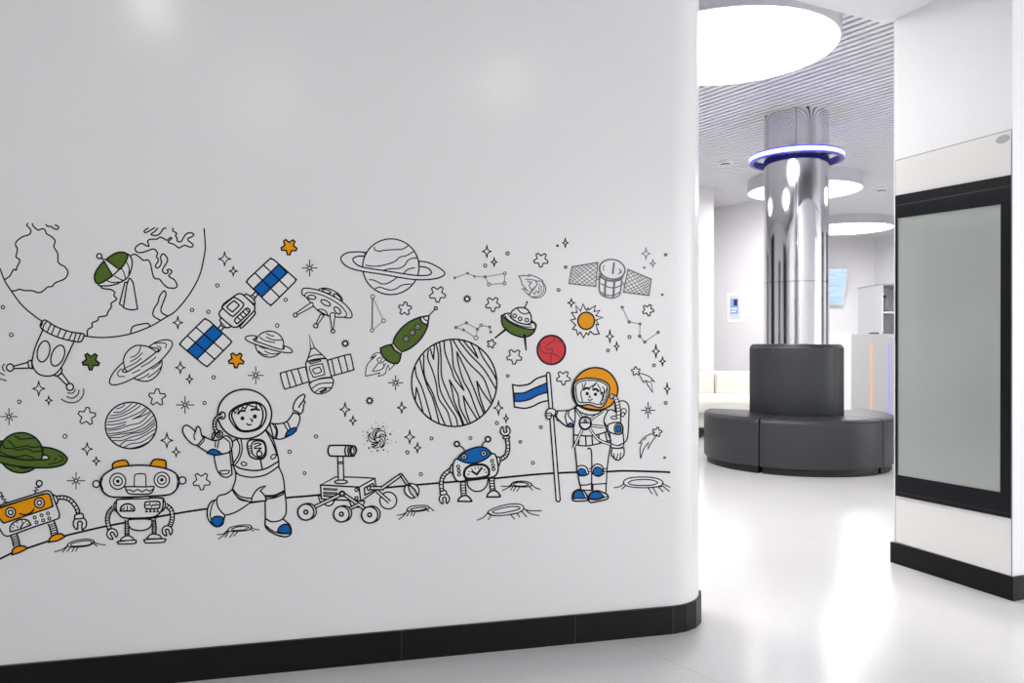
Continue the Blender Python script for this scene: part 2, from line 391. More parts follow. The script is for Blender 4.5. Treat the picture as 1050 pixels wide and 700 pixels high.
# galaxy
D = Draw('galaxy_drawing', 'swirling spiral galaxy with specks around it, above the rover', 'galaxy drawing', lw=1.2).at(345, 390, 8.75)
P = D.part('swirl'); D.at(365, 425, 15.556)
for a in ('395,225! 330,220 285,260 265,330 310,400! 302,340 320,270 350,240', '330,370! 320,320 345,275 400,255 460,280 480,350! 440,320 400,312 365,355', '370,355! 420,345 460,380 465,450 430,510 395,525! 435,470 435,420 410,390', '380,405! 395,450 370,510 310,530 250,510! 320,495 352,455', '345,442! 325,488 250,470! 300,462', '235,290! 195,340 215,410 270,440 345,440! 290,400 245,380 215,330'): P.f(a, w=1.15)
D.at(345, 390, 8.75)
P = D.part('specks', label='loose black specks')
for x, y, r in ((418, 413, 8), (433, 440, 6), (483, 480, 9), (458, 528, 7), (460, 565, 5), (422, 622, 8), (367, 628, 9), (293, 605, 9), (277, 542, 8), (278, 465, 8), (323, 430, 8), (313, 407, 4), (355, 375, 5), (425, 380, 4), (240, 455, 5), (238, 493, 4), (252, 572, 4), (313, 638, 5), (460, 640, 5), (535, 550, 5), (500, 455, 4), (495, 540, 4), (388, 640, 3), (378, 405, 4), (262, 513, 4), (318, 575, 5), (490, 568, 3), (448, 412, 4), (295, 437, 4)):
    P.c(x, y, r, m='ink', w=.01)
D.done()

# comet
D = Draw('comet_drawing', 'small flaming meteor with a round cratered head above the green flying saucer', 'comet drawing', lw=1.15, ink='grey').at(455, 240, 8.75)
P = D.part('flame'); P.f('672,376! 730,372 770,378! 762,362! 830,385 890,430 800,500 760,545! 700,485! 740,495! 705,450 690,405')
P.ls('735,405 800,410 845,425; 750,425 790,432! 765,455! 780,490 800,505; 840,425 845,450 800,490 790,505; 720,490 760,510', 1.1)
P = D.part('head'); P.f('830,425 880,425 912,470 912,515 890,550 850,570 800,568 770,545 800,500 835,455'); P.l('885,430 900,480 885,530 840,558 800,560', 1.0)
P.c(865, 480, 12, 18, 30, w=.9); P.c(815, 530, 10, 8, w=.9); P.c(850, 520, 9, w=.9); P.ls('850,445 865,450; 880,500 870,520; 825,500 835,515', .9)
D.done()

# green saucer
D = Draw('flying_saucer_drawing', 'green-bellied flying saucer with a porthole dome, left of and above the red planet', 'spacecraft drawing', lw=1.5).at(460, 300, 8.75)
P = D.part('leg'); P.f('515,318! 525,328! 420,408! 414,403!', 'ink', .8)
P = D.part('antenna'); P.l('680,140 703,90', 1.3); P.c(703, 84, 8, m='ink', w=.2)
P = D.part('hull', label='green belly'); P.f('490,200 475,235 485,290 520,335 580,375 650,397 710,393 755,365 780,315 770,270 640,200', 'green', 1.7)
P = D.part('leg'); P.f('672,375! 690,375! 698,515! 692,515!', 'ink', .8)
P = D.part('rim'); P.f('490,200 515,187 560,187 620,215 720,265 770,275 780,315 750,328 690,320 620,300 540,260 500,220'); P.l('505,200 530,240 600,280 680,305 745,308', 1.1); P.l('535,195 580,245 650,275 740,290', 1.1)
P = D.part('dome'); P.f('560,195 570,165 610,138 660,133 705,150 735,195 742,240 735,270 705,284 650,275 600,255 565,225'); P.l('622,145 640,172 680,190 722,180', 1.2)
for x, y in ((592, 207), (642, 234), (702, 246)): D.part('porthole', P).c(x, y, 16, w=1.2)
D.done()

# cylinder satellite
D = Draw('satellite_drawing', 'grey line-drawn drum satellite with two cross-hatched wings at upper right of the mural', 'satellite drawing', lw=1.4, ink='grey').at(570, 240, 8.75)
def hatched(quad, n):
    P = D.part('solar_panel')
    P.f(quad, w=1.3); q = [(p[0], p[1]) for p in parse(quad, D.k)]
    A, B, Cc, E = q
    pt = lambda u, v: tuple((A[i]*(1-u)+B[i]*u)*(1-v)+(E[i]*(1-u)+Cc[i]*u)*v for i in (0, 1))
    for i in range(-n+1, n):
        for s in (1, -1):
            u0, u1 = max(0, i/n), min(1, i/n+1)
            v0, v1 = u0-i/n, u1-i/n
            a, b = (u0, v0), (u1, v1)
            if s < 0: a, b = (a[0], 1-a[1]), (b[0], 1-b[1])
            P.ribbon([pt(.04+.92*a[0], .04+.92*a[1]), pt(.04+.92*b[0], .04+.92*b[1])], .75, False)
hatched('145,292! 374,254! 356,469! 117,443!', 5); hatched('648,316! 856,404! 834,550! 608,520!', 5)
P = D.part('bracket'); P.ls('375,385 400,395; 370,405 400,410', 1.0); P = D.part('bracket'); P.ls('585,430 615,440; 585,450 612,455', 1.0)
P = D.part('drum'); P.f('395,360! 392,500 420,548 490,572 550,560 577,525 590,400!'); P.ls('450,405 440,480 442,545; 525,420 520,490 515,560', 2.2); P.ls('405,445 470,475 530,480 580,460; 408,520 450,545 520,548 570,520', 1.3)
P.f('395,360! 440,400 510,415 580,395 615,350! 585,408 510,425 440,412 398,385!', 'grey', .8)
P = D.part('lid'); P.c(506, 315, 114, 88, 10, w=1.6); P.l('522,258 510,352', 2.0); P.ls('435,280 425,300 430,325; 570,310 578,340 560,360; 585,325 585,350', 1.0)
D.done()

# sun
D = Draw('sun_drawing', 'orange sun with a jagged outlined flame ring above the orange-helmeted astronaut', 'sun drawing', lw=1.25).at(570, 300, 8.75)
D.part('flames').f('245,100! 262,142! 278,158! 290,135! 295,155! 355,115! 342,170! 395,158! 358,207! 422,222! 360,245! 385,288! 362,280! 370,330! 390,368! 345,375! 308,345! 292,378! 272,358! 248,405! 218,352! 195,380! 185,335! 150,325! 178,290! 133,245! 178,235! 140,178! 190,178! 178,115! 222,165!')
D.part('disc', label='orange disc').c(272, 252, 75, 77, 0, 'orange', 1.6)
D.done()

# constellations
def constellation(label, nodes, edges, k, thick=()):
    D = Draw('constellation_drawing', label, 'constellation drawing', 'constellations', lw=.8, ink='grey').at(*k)
    P = D.part('lines')
    for e in edges: P.l('%d,%d %d,%d' % (nodes[e[0]][:2]+nodes[e[1]][:2]), 1.5 if e in thick else .75)
    for n in nodes: D.part('star').c(n[0], n[1], n[2], m='paint' if n[2] > 11 else 'grey', w=1.1)
    D.done()
constellation('tall narrow triangle constellation between the uncoloured flying saucer and the green rocket', [(893, 340, 17), (992, 558, 17), (888, 645, 15)], [(0, 1), (1, 2), (0, 2)], (280, 265, 8.75), [(0, 2)])
constellation('dipper constellation with a long handle, right of the largest ringed planet', [(100, 392, 8), (215, 350, 8), (275, 378, 7), (372, 383, 10), (548, 352, 13), (545, 442, 13), (405, 450, 13)], [(0, 1), (1, 2), (2, 3), (3, 4), (4, 5), (5, 6), (6, 3)], (455, 240, 8.75))
constellation('dipper constellation with a curled tail just above the zebra-striped planet', [(65, 312, 10), (160, 270, 10), (258, 328, 10), (245, 405, 18), (133, 333, 9), (292, 292, 12), (368, 308, 9), (378, 352, 9)], [(0, 1), (1, 2), (2, 3), (3, 4), (4, 0), (2, 5), (5, 6), (6, 7)], (460, 300, 8.75))
constellation('zigzag constellation right of the orange sun', [(595, 130, 10), (658, 262, 11), (755, 280, 10), (752, 390, 11), (798, 442, 11), (918, 355, 11)], [(0, 1), (1, 2), (2, 3), (3, 4), (4, 5)], (570, 300, 8.75))

# shooting stars
def star_pts(cx, cy, R, rot, inner=.52, sx=1.0):
    out = []
    for i in range(10):
        a = math.radians(rot+36*i); r = R if i % 2 == 0 else R*inner
        if i % 2 == 0:
            for da in (-.16, .16): out.append((cx+r*.95*math.cos(a+da)*sx, cy+r*.95*math.sin(a+da)))
        else: out.append((cx+r*math.cos(a)*sx, cy+r*math.sin(a)))
    return out
for lab, tail, lines, s in (
    ('upper shooting star, with its tail falling to the right, right of the orange helmet', '245,98! 285,112 312,138! 295,130! 304,185! 280,150 272,132 262,140! 242,104!', '270,130 290,140', (652, 380.4, 4.7, -95)),
    ('lower shooting star, with its tail falling to the left, beside the standing astronaut\'s backpack', '308,366! 270,383 240,415! 255,408! 246,440 249,482! 262,440 285,408! 281,440! 300,405 320,380!', '262,400 275,388', (673.8, 442.8, 5.2, -80))):
    D = Draw('shooting_star_drawing', lab, 'star drawing', 'shooting stars', lw=1.1).at(600, 360, 4.375)
    D.part('tail').f(tail, w=1.05).l(lines, .9)
    P = D.part('star'); q = star_pts(*s); P.fill(q, 'paint'); P.ribbon(q, 1.1, True)
    D.done()
# ------------------------------------------------------------------ robots
D = Draw('robot_drawing', 'tilted box robot with an orange face panel and orange feet at the left edge', 'robot drawing', lw=1.6).at(0, 490, 8.75)
P = D.part('antenna'); P.l('312,132! 325,118! 300,110! 340,106! 315,86! 352,82! 345,66', 1.4); P.c(352, 48, 26)
P = D.part('antenna'); P.l('58,212! 30,215! 52,190! 15,190! 32,165! 5,165', 1.4); P.c(-2, 148, 20)
P = D.part('arm'); P.tube('515,176 580,176 640,205 690,275 702,325', 32, 9); P.f('470,148! 505,165 520,205 505,235! 485,190')
H = D.part('hand', P); H.claw(717, 408, 60, 92); H.f('680,328 735,318 748,348 735,362 675,365 670,345')
for lt, ft, nm in (('125,512 140,560 150,605', '108,688! 115,640 160,610 220,612 243,632! 180,665', 0), ('460,402 478,450 490,505', '437,575! 448,540 490,507 550,500 583,525! 520,560', 1)):
    P = D.part('leg'); P.tube(lt, 58, 6)
    D.part('foot', P, 'orange foot').f(ft, 'orange', 1.7)
P = D.part('body'); P.f('-60,290 0,245 200,180 400,118 440,118 465,140 500,230 530,310 530,340 510,368 300,440 100,512 60,520 30,505 0,460 -40,380')
P.l('-30,270 0,258 390,138', 1.1)
for x, y in ((312, 353), (373, 334), (430, 317), (327, 397), (387, 379), (442, 362)): P.c(x, y, 13, w=1.2)
W = D.part('gauge', P); W.f('92,482! 90,440 120,400 190,370 250,380 277,420! 180,458'); W.l('185,445 210,400', 1.6); W.ls('145,430 165,445; 105,445 122,445; 115,415 130,425; 150,390 160,405; 195,377 195,395; 235,385 225,400; 258,410 243,415', 1.0)
W = D.part('face_panel', P, 'orange face panel'); W.f('-40,290 0,268 200,200 390,145 430,140 450,160 470,235 460,260 300,315 60,395 30,398 5,375 -30,330', 'orange', 1.7)
W.l('175,318 220,330 260,318 290,298 302,278', 1.6)
for x, y in ((95, 308), (353, 222)): W.c(x, y, 44); W.c(x, y, 21)
D.done()

D = Draw('robot_drawing', 'wide-headed robot with two orange ear caps and a toothy mouth', 'robot drawing', lw=1.5)
D.at(85, 505, 8.75)
P = D.part('arm'); P.tube('275,132 235,178 220,248 243,340', 34, 12); D.part('hand', P).claw(263, 370, 48, 60)
P = D.part('arm'); P.tube('745,112 790,152 803,220 790,275 772,312', 34, 10); D.part('hand', P).claw(757, 342, 46, 75)
P = D.part('leg'); P.tube('397,248 395,320 397,382', 34, 10); D.part('foot', P).f('335,430! 352,405 400,385 440,400 465,428!').f('322,437 465,425 475,440 462,455 330,460 316,450')
P = D.part('leg'); P.tube('632,240 640,300 638,372', 33, 10); D.part('foot', P).f('575,415! 600,380 640,369 690,385 707,410!').f('562,421 728,413 738,430 715,445 572,450 555,437')
D.at(85, 465, 8.75)
P = D.part('pelvis'); P.f('405,598! 410,640 440,675 510,690 580,675 615,640 620,595! 560,586 430,590')
P = D.part('torso'); P.f('300,430! 280,452 285,500 305,522!'); P.f('715,405! 737,435 737,480 715,515!')
P.f('300,440 312,413 420,405 560,398 705,397 720,420 715,490 690,530 640,565 540,576 380,576 330,550 300,500', w=1.7); P.l('470,582 660,572', 2.0)
W = D.part('gauge', P); W.f('335,515! 345,475 390,450 440,460 463,490 460,512!', w=1.8); W.ls('398,505 398,468; 365,500 370,480; 430,498 428,478; 345,500 355,495; 450,500 440,492', 1.2)
W = D.part('screen', P); W.f('558,440 580,430 670,428 690,440 690,475 675,490 580,495 556,480', w=1.6); W.l('560,462! 590,462! 602,445! 615,478! 630,455! 645,468! 660,452! 668,462! 690,460!', 1.2)
for x in (570, 605, 640, 672): W.ls('%d,498 %d,520; %d,520 %d,520' % (x, x, x-9, x+9), 1.4)
P = D.part('neck'); P.f('440,382! 595,378! 600,402! 445,405!')
P = D.part('ear_cap', label='orange ear cap'); P.f('270,145! 268,95 300,70 370,58 400,75 415,120!', 'orange', 1.7)
P = D.part('ear_cap', label='orange ear cap'); P.f('600,110! 628,63 660,50 730,58 745,80 746,135!', 'orange', 1.7)
P = D.part('ear_knob'); P.c(120, 272, 30); P = D.part('ear_knob'); P.c(893, 240, 32)
P = D.part('head'); P.f('163,250 180,200 230,160 300,125 420,108 540,104 640,114 740,133 820,168 857,215 862,260 845,310 800,355 740,372 600,380 440,388 270,388 210,365 170,320', w=1.8)
P.f('832,172! 855,215 862,260 840,315! 850,240', 'silver', 1.2); P.l('168,225 158,270 172,315', 2.6)
W = D.part('nose', P); W.f('460,297! 463,205 480,183 540,180 562,195 566,297!', w=1.2)
for x, y, r in ((313, 247, 72), (708, 235, 69)):
    W = D.part('eye', P); W.c(x, y, r, w=1.4); W.c(x, y, r*.56, w=1.3); W.c(x, y, 15, m='ink', w=.3)
W = D.part('mouth', P); W.f('383,308 393,296 560,297 632,295 636,312 610,355 540,363 430,361 398,345'); W.l('388,325! 430,325! 450,342! 490,320! 530,342! 570,320! 600,337! 628,318!', 1.3)
D.done()

D = Draw('robot_drawing', 'round-bodied robot with a blue visor, clock dial belly and one arm raised', 'robot drawing', lw=1.5).at(435, 460, 8.75)
P = D.part('leg'); P.tube('347,282 350,350 355,415', 44, 6); D.part('foot', P).f('303,470! 312,445 350,420 390,424 425,462! 415,472', w=1.8)
P = D.part('leg'); P.tube('607,250 607,310 615,376', 42, 6); D.part('foot', P).f('563,432! 575,400 615,374 655,385 683,422! 670,430', w=1.8)
P = D.part('belly'); P.f('385,270! 392,330 430,370 470,382 520,372 560,330 575,262!')
P = D.part('arm'); P.tube('237,188 190,222 162,265 153,320 160,385', 32, 8); P.f('258,132! 235,160 233,200 258,226!')
H = D.part('hand', P); H.claw(181, 450, 46, 85); H.f('145,388 185,373 202,395 195,408 150,412')
D.at(435, 425, 8.75)
P = D.part('arm'); P.tube('680,402 722,378 745,340 752,280 742,208', 32, 9); P.f('643,380! 675,382 682,415 670,458 650,468!')
H = D.part('hand', P); H.claw(727, 145, 44, -100); H.f('713,195 745,192 765,195 762,212 715,215')
P = D.part('antenna'); P.l('362,320 345,295 313,275', 1.3); P.c(293, 263, 22, w=1.8)
P = D.part('antenna'); P.l('518,285 530,255 552,238', 1.3); P.c(572, 220, 23, w=1.8)
D.at(435, 460, 8.75)
P = D.part('body'); P.f('256,160 268,115 300,88 450,75 605,43 640,60 656,110 664,180 640,238 570,262 370,287 300,290 268,250 258,205', w=1.7)
for x, y in ((305, 160), (310, 195), (313, 230), (608, 108), (617, 148), (622, 182)): P.c(x, y, 13, w=1.2)
W = D.part('clock_dial', P); W.f('358,220 372,180 415,150 480,141 540,147 575,178 581,215 565,245 480,264 395,268 365,250', w=2.6)
W.l('372,268 470,270 565,255', 3.0); W.l('430,203! 472,230! 516,170!', 2.2); W.ls('390,232 400,228; 400,203 410,208; 425,180 432,190; 455,168 458,178; 485,163 485,173; 515,165 512,172; 545,185 536,190; 558,210 548,212', 1.2)
W = D.part('visor', P, 'blue visor'); W.f('298,90! 330,50 400,8 480,-15 550,-8 608,42! 560,85 500,115 430,130 360,120', 'blue', 1.7)
for x, y in ((358, 70), (533, 41)): W.c(x, y, 24, m='pink', w=1.3); W.c(x, y, 10, m='ink', w=.3)
D.done()

# ------------------------------------------------------------------ rover
D = Draw('rover_drawing', 'six-wheeled rover with a camera mast and claw arm right of the waving astronaut', 'vehicle drawing', lw=1.5)
D.at(295, 450, 8.75)
for t in ('275,505! 285,550 310,570 355,598 395,590 418,555!', '553,555! 575,600 620,612 670,600 690,555!'): D.part('wheel').f(t)
D.at(350, 465, 8.75)
P = D.part('wheel'); P.c(421, 420, 76); P.tube('325,338 430,432', 26, 0)
D.at(295, 450, 8.75)
P = D.part('body'); P.f('295,412! 430,340! 600,342 782,352! 640,431!'); P.f('640,431! 782,352! 796,462! 655,556!'); P.f('295,412! 640,431! 655,556! 560,550 330,540 300,528!', w=1.7)
W = D.part('vent', P); W.f('320,440! 445,447! 440,460! 322,455!', 'grey', .8); W.f('320,475! 445,480! 440,497! 322,492!', 'grey', .8); W.f('320,503! 420,510! 415,522! 322,515!', 'grey', .8)
for x, y in ((617, 455), (617, 530)): P.c(x, y, 14, w=1.4)
P.f('688,440! 765,398! 775,420! 780,455 692,502!', w=1.6)
P = D.part('mast'); P.c(478, 384, 57, 17); P.f('448,150! 497,150! 503,368! 455,368!'); P.ls('452,205 500,205; 452,220 500,220', 1.3)
W = D.part('camera', P); W.f('362,105 370,72 395,57 580,60 612,82 615,110 595,148 570,153 395,152 370,135', w=1.8); W.c(585, 105, 28, 44, w=1.7); W.ls('523,62 513,105 523,152; 550,62 540,105 550,152', 1.7); W.c(582, 105, 14, 30, w=1.3)
P = D.part('suspension_arm'); P.tube('475,498 250,605', 26, 0); P.tube('500,492 690,625', 26, 0); P.tube('630,590 555,625', 24, 0); P.c(488, 490, 22, m='silver', w=2.0)
for x, y, r in ((163, 655, 72), (482, 673, 70), (735, 680, 73)):
    P = D.part('wheel'); P.c(x+22, y-6, r); P.c(x, y, r, w=1.7); D.part('hub', P).c(x, y, 17, w=1.8)
P = D.part('claw_arm'); P.tube('735,440 860,440', 28, 0); P.c(728, 440, 14, 20)
D.at(350, 465, 8.75)
P.tube('362,312 535,190', 26, 0); P.tube('533,185 595,275', 22, 0); P.c(534, 188, 11, w=1.2)
H = D.part('claw', P); H.f('598,275! 570,300 573,350 620,395 662,393! 620,350 602,300!'); H.f('610,268! 660,275 697,320 685,382! 665,330 625,290!')
D.done()

# ------------------------------------------------------------------ waving astronaut
D = Draw('astronaut_drawing', 'waving astronaut with an uncoloured round helmet, both arms up and blue elbow and toe patches', 'astronaut drawing', lw=1.55)
D.at(200, 440, 8.75)
P = D.part('backpack'); P.f('170,235! 180,300 200,370 240,420 290,430 332,402! 312,205! 240,225'); P.f('225,375 303,370 295,395 245,402', w=1.3)
D.at(180, 385, 8.75)
P = D.part('arm'); P.f('845,425! 900,433 970,425! 1005,405 1050,345 1052,333! 1100,345 1115,370! 1112,410 1090,465 1050,520 985,555 935,570 880,562!')
P.ls('868,428 905,495 890,562; 890,430 915,495 905,562; 970,425 1005,490; 1000,408 1030,475', 1.4)
D.part('elbow_patch', P, 'blue elbow patch').f('985,545! 1000,505 1035,478 1075,465! 1085,490 1040,530', 'blue')
D.at(265, 395, 17.5)
D.part('glove', P).f('635,455! 620,400 650,300 710,220 790,165 820,165 835,195 805,275! 830,285 835,305 810,360 800,450 770,500 745,510! 690,470').l('805,280 750,345 725,395', 1.6)
D.at(200, 485, 8.75)
P = D.part('leg'); B = D.part('boot', P); B.f('195,235! 145,258 115,310 110,380 130,430 170,470 205,480 245,460 260,410 270,376! 225,320 200,270', w=1.7); B.l('178,243 148,300 136,375 150,430', 1.4)
D.part('toe_cap', B, 'blue toe cap').f('148,420 170,392 220,387 252,405 248,440 215,477 180,475 155,445', 'blue')
P.f('330,150! 280,185 210,205 195,255 215,320 268,378! 350,355 430,310 505,255! 400,235 345,160')
P = D.part('leg'); B = D.part('boot', P); B.f('632,405! 630,470 660,512 730,552 810,570 855,550 863,510 845,460 785,408! 690,435', w=1.7); B.l('635,470 700,520 780,542 860,540', 1.5)
D.part('toe_cap', B, 'blue toe cap').f('740,525! 755,485 790,462 820,458 850,480 862,535! 800,540', 'blue')
P.f('628,210! 632,405! 690,435 770,420 812,370 818,290 803,150! 720,205')
D.at(200, 440, 8.75)
P = D.part('trousers'); P.f('362,350! 365,440 338,530! 350,570 400,620 505,652! 640,640! 632,595! 720,590 806,560! 790,430 750,335! 550,400')
P.l('335,530 400,600 510,622'); P.l('632,625 720,612 805,575'); P.l('630,598 720,588 803,548'); P.f('505,652! 520,590 570,530 636,508! 585,550! 628,600 636,640!')
P = D.part('torso'); P.f('330,200! 350,100 640,10! 700,90 745,250 752,330! 640,405 510,430 400,410 362,375! 345,320', w=1.6)
P.ls('375,90 400,150 390,230 330,325; 412,90 422,180 395,270 345,335; 640,20 690,110 738,235', 1.5); P.ls('368,330 420,355 540,370 640,350 740,293; 585,265 602,352', 1.7)
P.c(438, 310, 26, 16, 10, w=1.3); P.c(703, 245, 27, 17, -35, w=1.3)
W = D.part('chest_panel', P); W.f('468,150 480,105 530,92 600,98 632,140 636,220 608,262 550,266 500,247 480,210', w=1.8); W.f('507,150 520,115 560,103 608,115 628,150 628,210 592,255 540,243 515,215', w=1.5); W.l('530,135 560,123 592,135 545,155 535,172 592,168 560,195', 1.4); W.c(577, 220, 24, w=1.5); W.ls('478,150 502,152; 480,170 505,172; 484,192 508,194; 490,212 512,212', 1.1)
D.at(180, 385, 8.75)
P = D.part('arm'); P.f('245,540! 330,580 400,572 445,540 490,560 512,610 500,660 470,690 400,702 300,690 185,622! 220,590'); P.ls('388,588 375,650; 360,585 355,640; 440,560 485,600 490,650', 1.4); P.l('262,550 250,590 210,632', 1.3)
D.part('elbow_patch', P, 'blue elbow patch').f('285,695! 310,668 345,660 390,680 412,705! 350,712', 'blue')
D.part('glove', P).f('63,490 75,455 105,446 150,475 178,505! 190,465 205,456 222,480 235,540 250,550 225,592 190,622 150,610 110,575 78,532').l('178,500 165,545 175,575', 1.4)
P = D.part('helmet'); P.c(620, 345, 242, 222, 0, 'paint', 1.8)
D.at(200, 390, 11.667)
W = D.part('visor', P); W.f('408,420 425,370 480,322 560,285 640,264 720,258 790,283 835,330 852,400 840,470 800,545 740,588 650,610 560,608 500,578 450,520 420,470', w=1.8)
W = D.part('face', P); W.f('440,430 452,370 515,322 620,282 730,270 785,308 812,390 805,470 770,550 690,592 590,602 530,582 480,520', w=1.8)
W.l('448,365 470,352! 478,398! 520,335! 528,395! 570,318! 603,338! 630,290! 665,302! 738,322! 730,275!', 1.5); W.ls('512,395 545,365 598,362; 672,352 720,342 765,352', 2.3)
W.c(567, 452, 22, 23, m='ink', w=.3); W.c(715, 430, 23, 24, m='ink', w=.3); W.l('660,458 688,475 678,492', 1.4); W.l('620,515 640,532 672,525', 1.5)
P = D.part('air_hose'); P.c(325, 418, 37, 42); P.c(285, 640, 44, 40); P.tube('325,415 268,440 235,505 242,580 285,640', 36, 9); P.c(285, 642, 16); P.f('210,640! 240,600! 225,690 205,695')
D.done()

# ------------------------------------------------------------------ flag
D = Draw('flag_drawing', 'white flag with a blue middle stripe on a long pole held by the standing astronaut', 'flag drawing', lw=1.6, base=0.0006).at(520, 370, 8.75)
P = D.part('cloth'); P.f('50,212! 90,220 130,220 200,205 270,155 352,130! 370,355! 300,372 220,410 150,424 65,412!', w=1.7)
D.part('stripe', P, 'blue middle stripe').f('60,290! 150,285 230,250 355,198! 362,280! 280,305 200,345 120,362 68,360!', 'blue')
D.at(0, 0, 1); D.part('pole').f('560.3,383.4! 561.2,381.8! 563,381.8! 564,383.2! 574.4,512.2! 573.6,514! 571.6,514.2! 570.3,512.8!', w=1.5)
D.done()

# ------------------------------------------------------------------ standing astronaut
D = Draw('astronaut_drawing', 'standing astronaut in an orange helmet holding the flagpole, with blue knees and boots', 'astronaut drawing', lw=1.4, base=0.0012).at(555, 410, 8.75)
P = D.part('backpack'); P.f('660,20! 740,8 780,45 787,120 775,330 742,385! 690,350')
P = D.part('arm'); P.f('560,190 570,130 600,92 640,90 690,130 712,200 650,290'); P.f('610,280! 625,390! 680,410 742,385! 733,290!'); P.f('625,393! 630,422 690,432 735,415 742,385! 690,410', w=1.2)
W = D.part('glove', P); W.f('637,430! 630,490 655,520 680,540 710,530 742,490 742,428! 690,434'); W.ls('650,480 655,515; 690,480 672,535; 715,475 705,525', 1.1)
W = D.part('elbow_joint', P); W.f('600,225 640,205 690,200 720,215 735,260 720,300 680,308 605,280'); W.c(692, 258, 38, 50, 0, 'silver', 1.2); D.part('elbow_patch', P, 'blue elbow patch').c(692, 258, 25, 34, 0, 'blue', 1.2)
P.c(655, 158, 30, 14, w=1.1)
D.at(555, 450, 8.75)
for (boot, toe, sole, shin, knee, kp) in (
    ('280,530 290,480 330,455 372,460 402,490 417,540 402,552 300,556', '285,528! 297,480 330,461 370,475 397,532! 340,534', '283,535 410,530', '352,400! 355,455! 452,462! 450,392!', '320,270 335,243 375,238 410,260 427,312! 380,330 335,322', '330,292 350,265 390,275 411,322! 370,327 340,316'),
    ('423,530 440,490 490,463 540,473 592,500 592,537 500,560 440,567', '428,532! 442,492 490,469 540,490 562,515! 500,537', '425,540 500,545 590,515', '462,402! 465,468! 580,492! 582,395!', '452,300 460,250 500,224 548,245 562,310! 510,335', '463,293 475,262 505,250 540,265 547,300 530,325 480,323')):
    P = D.part('leg'); P.f(shin)
    B = D.part('boot', P, 'boot with a blue toe'); B.f(boot, w=1.7); B.f(toe, 'blue', 1.2); B.l(sole, 1.2)
    P.knee = (knee, kp)
LEGS = [p for p in D.parts if p.name == 'leg']
P = D.part('trousers'); P.f('300,50! 318,220 332,330 348,412! 400,412 452,398! 462,406 585,398! 592,250 625,30!'); P.l('415,88 450,112 452,398', 1.5); P.ls('430,265 452,262; 562,268 590,262; 430,290 452,290; 562,290 590,288', 1.1)
for Lg in LEGS:
    W = D.part('knee_pad', P, 'blue knee pad'); W.f(Lg.knee[0]); W.f(Lg.knee[1], 'blue', 1.2)
D.at(555, 410, 8.75)
P = D.part('torso'); P.f('310,70! 290,130 292,310 292,398! 400,412 520,390 625,360! 590,280 562,180 600,92! 450,60')
P.ls('295,313 450,322 590,283', 1.5); P.ls('340,320 335,395; 398,322 402,408; 455,322 460,402; 515,312 525,388; 575,295 590,365', 1.5)
for t in ('320,90 365,160', '555,95 450,170', '445,230 555,240', '370,262 290,430', '440,262 480,320 530,365 620,398'): P.tube(t, 20, 0, lw=1.0)
W = D.part('emblem', P); W.c(395, 207, 52, 56, 0, 'paint', 2.2); W.f('345,205! 355,170 395,155 435,170 445,205!', 'silver', 1.2); W.f('380,200! 395,165! 412,200!', 'grey', .8)
P = D.part('arm'); P.f('300,70! 240,93 130,97! 123,145! 200,215 245,240 292,238! 305,160'); P.ls('152,97 137,135 150,185; 232,97 215,150 235,230; 250,95 245,140 290,200', 1.4)
D.part('elbow_patch', P, 'blue elbow patch').f('238,225 262,205 288,222 268,243', 'blue')
W = D.part('glove', P); W.f('43,115 58,85 90,75 127,92 125,128 105,140 92,125! 85,162 58,170 45,150'); W.ls('48,120 85,118; 48,140 85,140', 1.2)
P = D.part('collar'); P.f('305,60! 345,105 420,132 500,125 560,80! 430,40')
P = D.part('helmet', label='orange helmet'); D.at(575, 370, 11.667)
P.f('140,380 150,280 190,200 260,130 340,90 430,80 520,100 600,155 655,235 682,320 670,420 630,495 580,545 500,577 420,583 300,563 200,520 155,450', 'orange', 1.7)
P.l('150,300 143,370 160,450', 2.4); P.l('195,522 300,572 420,590 510,580', 2.6)
W = D.part('visor', P, 'pale visor with the face behind'); W.f('162,270 220,225 330,205 450,218 540,253 582,310 572,400 540,490 500,545 440,553 340,522 230,532 185,492 162,400 158,330', w=1.6)
W.f('182,290 230,250 340,230 450,240 530,275 557,320 547,400 515,490 480,522 420,515 350,495 240,497 200,462 185,380', w=1.2)
W.f('490,370! 520,385 555,330 545,420 505,510 470,500! 500,440', 'silver', 1.0); W.ls('255,270 265,330 240,380 262,500; 300,260 280,310; 350,312 390,290 432,255; 375,325 420,270; 440,280 470,330 482,400; 500,310 520,350 500,470', 1.1)
W.ls('275,340 300,325 342,330; 390,345 420,335 452,362', 2.4); W.c(317, 390, 18, 20, m='ink', w=.3); W.c(415, 398, 18, 20, m='ink', w=.3); W.l('345,412 352,435 335,432', 1.1); W.l('328,460 350,472 378,455', 1.2)
P = D.part('air_hose'); P.tube('600,420 650,440 678,510 690,590 692,680', 48, 9, lw=1.1); P.c(610, 422, 22, 32, 30, m='silver', w=1.1); D.at(555, 410, 8.75); P.c(738, 105, 24, 30, 20, w=1.1); P.c(732, 130, 14, 22, 20, w=1.1)
D.done()

